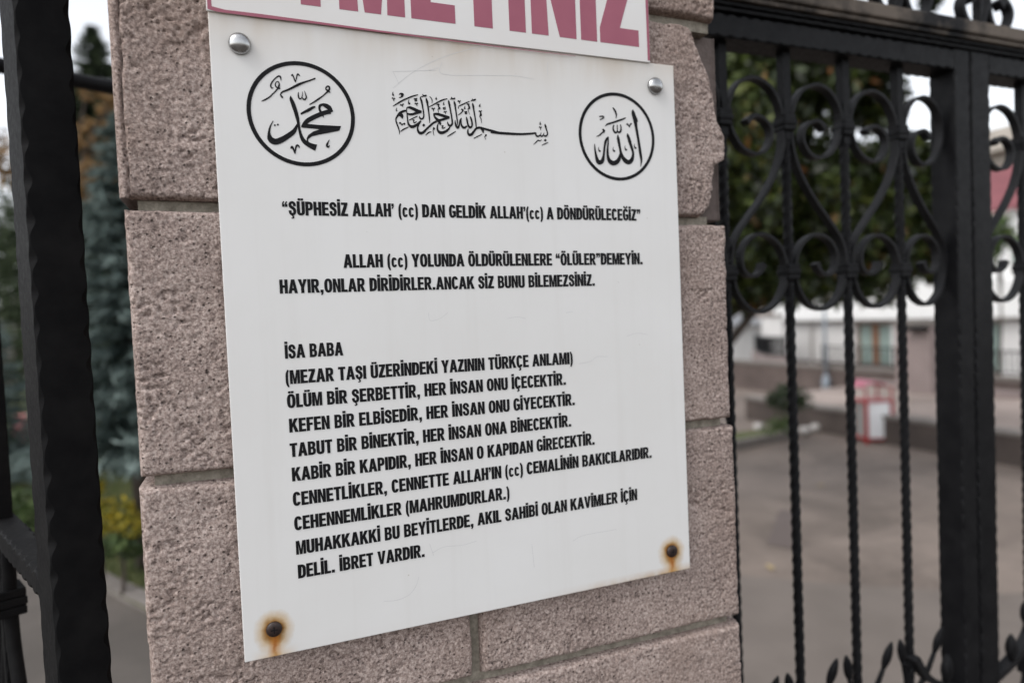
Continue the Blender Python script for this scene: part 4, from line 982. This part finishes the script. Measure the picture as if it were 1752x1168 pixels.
def leafy(name, label, cat, base, lobes, mat, size, dens, trunk_r=.05, group=None, asp=.5):
    t = thing(name, label, cat, base, group)
    pts = [ball(c, (r, r, r * .9), int(dens * r * r) + 20, .2) for c, r in lobes]
    leaves('crown', mat, t, np.concatenate(pts), size, asp, .4)
    branchy_trunk(t, base, np.mean([c for c, r in lobes], axis=0), trunk_r, [c for c, r in lobes])
    return t
p = at(120, 600, 10.5)
leafy('autumn_tree', 'orange-leaved autumn tree between the spruces and the tall conifer', 'tree', (p[0], p[1], G1),
      [(at(*q, dd), r) for q, dd, r in (((165, 235), 10.5, .38), ((178, 300), 10.2, .42), ((150, 330), 10.0, .30), ((20, 285), 10.3, .36), ((60, 240), 10.4, .35), ((-30, 250), 10.5, .45), ((95, 330), 10.2, .4), ((185, 180), 10.5, .25), ((150, 160), 10.6, .14))], M['autumn'], .13, 900, .10)
p = at(205, 900, 4.1)
leafy('yellow_shrub', 'small yellow-leaved shrub on the grass beside the pillar', 'shrub', (p[0], p[1], G1 + .03), [(at(206, 876, 4.1), .11), (at(185, 895, 4.15), .08), (at(226, 895, 4.05), .09)], M['yellow'], .05, 9000, .012)
p = at(168, 860, 4.3)
leafy('yellow_shrub', 'smaller yellow-green shrub half hidden by the hammered post', 'shrub', (p[0], p[1], G1 + .03), [(at(163, 835, 4.3), .06), (at(170, 870, 4.3), .08)], M['yellow'], .05, 8000, .012)
p = at(25, 900, 5.4)
leafy('green_shrub', 'rounded green shrub on the grass at the left edge', 'shrub', (p[0], p[1], G1 + .03), [(at(30, 870, 5.4), .22), (at(55, 890, 5.3), .18), (at(5, 900, 5.5), .25)], M['green'], .06, 5000, .02)
p = at(205, 950, 4.05)
leafy('green_shrub', 'low dull green shrub beneath the yellow leaves next to the pillar', 'shrub', (p[0], p[1], G1 + .03), [(at(210, 925, 4.05), .11), (at(185, 935, 4.1), .09), (at(235, 930, 4.15), .10)], M['green'], .05, 7000, .012)
p = at(40, 790, 9.0); mb = MB(); mb.box((p[0] - .06, p[1] - .06, G1), (p[0] + .06, p[1] + .06, -1.0 + .02)); mb.box((p[0] - .07, p[1] - .07, -.98), (p[0] + .07, p[1] + .07, -.70))
tag(bevel(mb.build('marker_post', M['redpost']), .012), 'short reddish post beyond the green shrub on the left', 'post')
# grass blades on the lawn
gp = []
while len(gp) < 9000:
    q = np.array([rng.uniform(-4.5, .28), rng.uniform(2.4, 10)])
    e = (q[0] + .9) * .5 + (q[1] - 4.19) * .31 * .92
    if (q[0] - (-.59)) * .54 + (q[1] - 3.65) * .31 > .06: gp.append((q[0], q[1], G1 + .06))
o = leaves('grass', M['straw'], None, gp, .085, .12, .4, droop=(0, 0, 1.6)); o['kind'] = 'stuff'

# far trees for the skyline
def far_tree(label, px, py, D, r, z0, mat=None, name='leafy_tree', tr=.14):
    c = at(px, py, D); leafy(name, label, 'tree', (c[0], c[1], z0), [(c + rng.normal(size=3) * r * .55, r * rng.uniform(.5, .75)) for _ in range(9)], mat or M['green'], .22, 260, tr)
far_tree('olive green tree between the white building and the red roof', 1702, 405, 17.5, .45, G0, tr=.04)
far_tree('hazy bushy tree on the horizon left of the post', 20, 455, 24, 2.2, G1, M['conifer'])
far_tree('dark tree on the horizon between post and pillar', 190, 480, 26, 2.4, G1, M['conifer'])

# ------------------------------------------------------------------ courtyard objects
def fallen():
    first = None
    for i, (px, py) in enumerate(((1404, 832), (1318, 973))):
        c = onG(px, py, G0)
        if first is None:
            mb = MB(); V = [(-.07, 0, .006), (-.02, -.035, .02), (.04, -.028, .012), (.085, 0, .022), (.04, .03, .018), (-.02, .034, .008), (0, 0, .008)]
            mb.add(V, [(0, 1, 6), (1, 2, 6), (2, 3, 6), (3, 4, 6), (4, 5, 6), (5, 0, 6)]); o = first = mb.build('fallen_leaf', M['dryleaf'])
        else: o = first.copy(); C.objects.link(o)
        tag(o, 'small yellowish fallen leaf lying on the courtyard paving', 'leaf', 'fallen leaves on the courtyard')
        o.location = (c[0], c[1], G0 + .012); o.rotation_euler = (0, 0, 1.3 * i); o.scale = (.75 + .1 * i,) * 3
fallen()
def planter():
    t = [onG(a, b, G0) for a, b in ((1232, 752), (1352, 738), (1352, 752), (1300, 762), (1236, 775))]
    mb = MB(); poly(mb, [q[:2] for q in t][::-1], G0 + .10); mb.build('grass_strip', M['lawn'], kind='structure')
    mb = MB(); E_ = [t[0], t[4], t[3], t[2], t[1]]
    for a, b in zip(E_[:-1], E_[1:]):
        a = np.array([a[0], a[1], G0]); b = np.array([b[0], b[1], G0]); k = (b - a) / np.linalg.norm(b - a); nn = np.array([-k[1], k[0], 0]); mb.obox(a - nn * .05, b - a, nn * .12, (0, 0, .16))
    mb.build('planter_kerb', M['kerb'], kind='structure')
    c = onG(1330, 740, G0)
    leafy('dark_bush', 'small dark green clipped bush on a thin stem before the brown wall', 'bush', (c[0], c[1], G0 + .1), [(at(1338, 685, 11.6), .26), (at(1362, 678, 11.6), .22), (at(1325, 682, 11.5), .18), (at(1375, 688, 11.5), .18), (at(1340, 665, 11.6), .13)], M['bush'], .09, 2600, .03)
    c = onG(1335, 742, G0)
    leafy('low_hedge', 'low green plants at the foot of the dark bush', 'hedge', (c[0], c[1], G0 + .08), [(at(1335, 725, 11.4), .20), (at(1318, 732, 11.3), .15), (at(1350, 728, 11.4), .16)], M['green'], .07, 2600, .015)
    for (px, py, r, lab) in ((1298, 727, .10, 'pale rounded stone on the grass strip left of the dark bush'), (1378, 735, .11, 'rough grey stone beside the kerb, right of the dark bush'), (1396, 728, .10, 'whitish stone leaning on the brown wall')):
        c = onG(px, py + 10, G0); mb = MB(); n = 12; V = []
        k = 7
        for i in range(k):
            th = math.pi * i / (k - 1)
            for j in range(n):
                a = 2 * math.pi * j / n; rr = r * (1 + .18 * math.sin(3 * a + i) + .05 * rng.normal()); V.append((c[0] + rr * math.sin(th) * math.cos(a), c[1] + rr * math.sin(th) * math.sin(a), G0 + r * .8 + r * .8 * math.cos(th)))
        F = [(i * n + j, i * n + (j + 1) % n, (i + 1) * n + (j + 1) % n, (i + 1) * n + j) for i in range(k - 1) for j in range(n)]
        mb.add(V, F); tag(flip_fix(mb.build('garden_stone', M['boulder'], None, True)), lab, 'stone')
planter()

def litter_bin():
    c = onG(1504, 758, G0); v = np.array([CP[0] - c[0], CP[1] - c[1]]); v /= np.linalg.norm(v); r = np.array([-v[1], v[0]])
    # image right, seen from the camera
    if r @ CM[:2, 0] < 0: r = -r
    a = R(29); nrm = v * math.cos(a) + r * math.sin(a); s = np.array([-nrm[1], nrm[0]])
    if s @ CM[:2, 0] < 0: s = -s
    t = thing('litter_bin', 'red framed litter bin with white slatted front and pink canopy by the low wall', 'litter bin', (c[0], c[1], G0))
    n3 = np.array([nrm[0], nrm[1], 0]); s3 = np.array([s[0], s[1], 0]); z3 = np.array([0, 0, 1.]); o = np.array([c[0], c[1], G0]) - n3 * .2
    w = .22
    for i in (-1, 1):
        for j in (-1, 1):
            mb = MB(); mb.obox(o + s3 * (i * w - .02) + n3 * (j * w - .02), s3 * .04, n3 * .04, z3 * (.74 if True else 1)); mb.build('frame_post', M['binred'], t)
            mb = MB(); mb.obox(o + s3 * (i * w - .012) + n3 * (j * w - .012) + z3 * .74, s3 * .024, n3 * .024, z3 * .22); mb.build('canopy_support', M['binred'], t)
    mb = MB()
    for k in range(7): mb.obox(o + s3 * (-.18 + k * .052) + n3 * (w + .002) + z3 * .10, s3 * .044, n3 * .014, z3 * .62)
    mb.build('slatted_front', M['binwhite'], t)
    mb = MB(); mb.obox(o - s3 * .19 - n3 * .19 + z3 * .08, s3 * .38, n3 * .40, z3 * .62); mb.build('container', M['bingrey'], t)
    mb = MB(); mb.obox(o - s3 * .236 - n3 * .236 + z3 * .70, s3 * .472, n3 * .472, z3 * .04); mb.obox(o - s3 * .236 - n3 * .236 + z3 * .06, s3 * .472, n3 * .472, z3 * .03); mb.build('frame_rail', M['binred'], t)
    mb = MB(); n = 10; V = []
    for j in (-.27, .27):
        for i in range(n + 1):
            x = -.27 + .54 * i / n; V.append(o + s3 * (x * .8 - .08) + n3 * j + z3 * (.96 + .10 * math.sqrt(max(0, 1 - (x / .275) ** 2))))
        for i in range(n + 1):
            x = -.27 + .54 * i / n; V.append(o + s3 * (x * .8 - .08) + n3 * j + z3 * (.94 + .10 * math.sqrt(max(0, 1 - (x / .275) ** 2))))
    k = n + 1; F = []
    for i in range(n): F += [(i, i + 1, 2 * k + i + 1, 2 * k + i), (k + i + 1, k + i, 3 * k + i, 3 * k + i + 1), (i + 1, i, k + i, k + i + 1), (2 * k + i, 2 * k + i + 1, 3 * k + i + 1, 3 * k + i)]
    F += [(0, 2 * k, 3 * k, k), (n, k + n, 3 * k + n, 2 * k + n)]
    mb.add(V, F); flip_fix(mb.build('canopy', M['binpink'], t))
litter_bin()

def lamp():
    t = thing('lamp_post', 'slim blue-grey lamp post standing before the white building', 'lamp post', (13.6, 12.2, -1.6))
    x, y = 13.6, 12.2
    mb = MB(); mb.lathe([(.045, 0), (.04, 1.2), (.03, 2.9)], (x, y, -1.6), 'z', 12); flip_fix(mb.build('pole', M['lamp'], t, True))
    mb = MB(); mb.lathe([(.10, -.45), (.10, 0.02), (.085, .06), (.06, .12), (.046, .16)], (x, y, -1.6), 'z', 12); flip_fix(mb.build('base', M['lamp'], t, True))
    mb = MB(); mb.lathe([(.05, 2.9), (.16, 3.0), (.20, 3.05), (.18, 3.25), (.05, 3.38)], (x, y, -1.6), 'z', 12); flip_fix(mb.build('lantern', M['binwhite'], t, True))
lamp()
def pier():
    a = invX(1555, 660, 13.4); b = invX(1617, 660, 13.4)
    t = thing('stone_pier', 'pale pink stone-clad pier on the terrace in front of the white building', 'pier', (13.4, (a[1] + b[1]) / 2, -1.6))
    mb = MB(); mb.box((13.0, min(a[1], b[1]), -1.605), (13.44, max(a[1], b[1]), -.20)); bevel(mb.build('shaft', M['pier'], t), .015)
    mb = MB(); mb.box((12.97, min(a[1], b[1]) - .03, -.197), (13.47, max(a[1], b[1]) + .03, -.12)); bevel(mb.build('cap', M['kerb'], t), .01)
    y = min(a[1], b[1]) + .22; mb = MB(); mb.box((12.82, y - .2, -.31), (12.998, y + .2, -.22)); bevel(mb.build('wall_light', M['iron_soft'], t), .02)
pier()

def window(parent, X, y0, y1, z0, z1, mid=True):
    f = MB(); k = .07
    f.box((X - .06, y0, z1 - k), (X + .04, y1, z1)); f.box((X - .06, y0, z0), (X + .04, y1, z0 + k))
    f.box((X - .06, y0, z0 + k), (X + .04, y0 + k, z1 - k)); f.box((X - .06, y1 - k, z0 + k), (X + .04, y1, z1 - k))
    if mid: f.box((X - .07, (y0 + y1) / 2 - .12, z0 + k), (X + .04, (y0 + y1) / 2 + .12, z1 - k))
    o = f.build('window', M['brownframe'] if mid else M['greyband'], parent)
    p = MB(); p.box((X - .02, y0 + k, z0 + k), (X + .02, y1 - k, z1 - k)); p.build('pane', M['glass'], o)
def white_building():
    X = 21.5
    t = thing('white_building', 'long white building with grey fascia and brown framed glazed doors', 'building', (X + 3, 15, G0))
    # wall pieces round the openings (y0,y1,z0,z1)
    op = [(16.72, 18.27, -2.06, -.43), (12.95, 13.62, -2.06, -.28), (9.2, 10.8, -2.06, -.43)]
    ys = [6.0, 9.2, 10.8, 12.95, 13.62, 16.72, 18.27, 21.9]
    mb = MB()
    for i in range(0, 8, 2): mb.box((X, ys[i], G0 - .1), (X + 6, ys[i + 1], -.41))
    mb.box((X + .5, 6.01, G0 - .1), (X + 5.9, 21.89, -.42)); 
    mb.box((X, 12.95, -.28), (X + .49, 13.62, -.41 + .0)) if False else None
    mb.build('wall', M['offwhite'], t)
    mb = MB(); mb.box((X - .12, 5.9, -.407), (X + 6.1, 22.0, -.30)); mb.build('fascia', M['greyband'], t)
    mb = MB(); mb.box((X - .35, 5.8, -.297), (X + 6.2, 22.1, .86)); bevel(mb.build('parapet', M['white'], t), .02)
    for a, b, c, d in op: window(t, X + .2, a, b, c, min(d, -.43), (b - a) > 1)
    for k in range(3):
        y = 20.3 - k * 6.2; mb = MB(); mb.box((X - .10, y - .03, G0), (X - .02, y + .05, -.41)); mb.build('downpipe', M['greyband'], t)
    mb = MB(); mb.box((X - .06, 12.95, G0), (X - .003, 21.85, G0 + .16)); mb.build('skirting', M['plinth'], t)
white_building()
def red_roof_house():
    # house behind, on the right: white wall, red sloping roof
    X = 25.0; s = (X - CP[0]) / (21.5 - CP[0])
    a = invX(1640, 365, X); b = invX(1800, 360, X)
    y1, y0 = a[1] + .6, b[1] - 4; ze = invX(1720, 363, X)[2]; zr = invX(1720, 285, X)[2]
    t = thing('red_roof_house', 'white house with faded red roof seen right of the gate stiles', 'house', (X + 3, (y0 + y1) / 2, G0))
    mb = MB(); mb.box((X, y0, G0 - .1), (X + 5, y1, ze - .02)); mb.build('wall', M['white'], t)
    mb = MB(); dz = zr - ze
    mb.add([(X - .4, y0 - .3, ze), (X - .4, y1 + .3, ze), (X + 2.6, y1 + .3, ze + dz * 1.25), (X + 2.6, y0 - .3, ze + dz * 1.25), (X + 5.6, y1 + .3, ze), (X + 5.6, y0 - .3, ze),
            (X - .4, y0 - .3, ze + .12), (X - .4, y1 + .3, ze + .12), (X + 2.6, y1 + .3, ze + dz * 1.25 + .12), (X + 2.6, y0 - .3, ze + dz * 1.25 + .12), (X + 5.6, y1 + .3, ze + .12), (X + 5.6, y0 - .3, ze + .12)],
           [(0, 1, 2, 3), (3, 2, 4, 5), (6, 9, 8, 7), (9, 11, 10, 8), (0, 6, 7, 1), (4, 10, 11, 5), (0, 3, 9, 6), (3, 5, 11, 9), (1, 7, 8, 2), (2, 8, 10, 4)])
    flip_fix(mb.build('roof', M['redroof'], t))
    window(t, X - .03, b[1] + .2, b[1] + 1.3, ze - 2.2, ze - .9, False)
red_roof_house()
def beige_building():
    X = 34.0
    a = invX(1640, 300, X); zt = invX(1700, 228, X)[2]; zl = invX(1715, 262, X)[2]
    y1 = a[1] + .3; y0 = y1 - 11
    t = thing('beige_building', 'beige flat-roofed block behind the red roof, with projecting eave', 'building', (X + 4, y0 + 5, G0))
    mb = MB(); mb.box((X, y0, G0 - .1), (X + 8, y1, zl)); mb.build('wall', M['beige'], t)
    mb = MB(); mb.box((X - .9, y0 - .9, zl + .003), (X + 8.9, y1 + .9, zt)); bevel(mb.build('eave', M['beige'], t), .03)
    window(t, X - .03, y1 - 4.2, y1 - 2.6, zl - 3.2, zl - 1.6, False)
beige_building()
def far_white():
    c = at(1262, 570, 30)
    t = thing('white_outbuilding', 'low white building with grey roof far off beside the pillar edge', 'building', (c[0] + 1, c[1] + 2, G0))
    z0 = at(1262, 603, 30)[2]; z1 = at(1262, 556, 30)[2]; z2 = at(1262, 543, 30)[2]
    mb = MB(); mb.box((c[0] - 5, c[1], G0 - .1), (c[0] + 1.6, c[1] + 5, z1)); mb.build('wall', M['white'], t)
    mb = MB(); mb.add([(c[0] - 5.3, c[1] - .4, z1 + .003), (c[0] + 1.9, c[1] - .4, z1 + .003), (c[0] + 1.9, c[1] + 5.4, z1 + .003), (c[0] - 5.3, c[1] + 5.4, z1 + .003), (c[0] - 4, c[1] + 2.5, z2 + .5), (c[0] + .6, c[1] + 2.5, z2 + .5)], [(0, 3, 2, 1), (0, 1, 5, 4), (2, 3, 4, 5), (1, 2, 5), (3, 0, 4)])
    flip_fix(mb.build('roof', M['slate'], t))
    # boundary wall further back
    a = at(1290, 590, 24.5); b = at(1352, 600, 23.0)
    t = thing('garden_wall', 'off-white wall end behind the dark railing, left of the lamp post', 'wall', (a[0], a[1], G0))
    zt = at(1320, 542, 25.5)[2]; p = at(1303, 560, 26.0); q = at(1338, 560, 25.0)
    mb = MB(); mb.obox((p[0], p[1], G0 - .1), np.array([q[0] - p[0], q[1] - p[1], 0]), (1.5, 1.5, 0), (0, 0, zt - G0 + .1)); flip_fix(mb.build('wall_face', M['offwhite'], t))
    mb = MB(); mb.obox((p[0] - .05, p[1] - .05, zt + .003), np.array([q[0] - p[0], q[1] - p[1], 0]) * 1.05, (1.6, 1.6, 0), (0, 0, .08)); flip_fix(mb.build('coping', M['kerb'], t))
    # curved dark railing on its low wall
    t = thing('railing', 'dense dark curved railing on a low pinkish wall beside the pillar edge', 'railing', (a[0], a[1], G0))
    P = catmull(np.array([at(1292, 603, 23.5), at(1300, 607, 21.8), at(1318, 611, 20.6), at(1348, 616, 19.8)]), 5)
    zb = at(1320, 608, 20.6)[2]; ztop = at(1320, 577, 20.6)[2]
    mb = MB(); mb.tube([(u[0], u[1], ztop) for u in P], .035, 6); mb.tube([(u[0], u[1], zb + .06) for u in P], .025, 6); flip_fix(mb.build('rail', M['iron_soft'], t))
    mb = MB()
    for i in range(len(P) - 1):
        for f in (0, .5):
            u = P[i] * (1 - f) + P[i + 1] * f; mb.box((u[0] - .014, u[1] - .014, zb), (u[0] + .014, u[1] + .014, ztop))
    mb.build('bars', M['iron_soft'], t)
    t = thing('plinth_wall', 'low pinkish wall carrying the curved dark railing', 'wall', (a[0], a[1], G0)); mb = MB()
    for i in range(len(P) - 1):
        u, v_ = P[i], P[i + 1]; d = np.array([v_[0] - u[0], v_[1] - u[1], 0]); n = np.array([-d[1], d[0], 0]); n /= np.linalg.norm(n); mb.obox((u[0], u[1], G0 - .1) - n * .12, d, n * .24, (0, 0, zb - G0 + .1))
    flip_fix(mb.build('wall_face', M['pier'], t))
far_white()
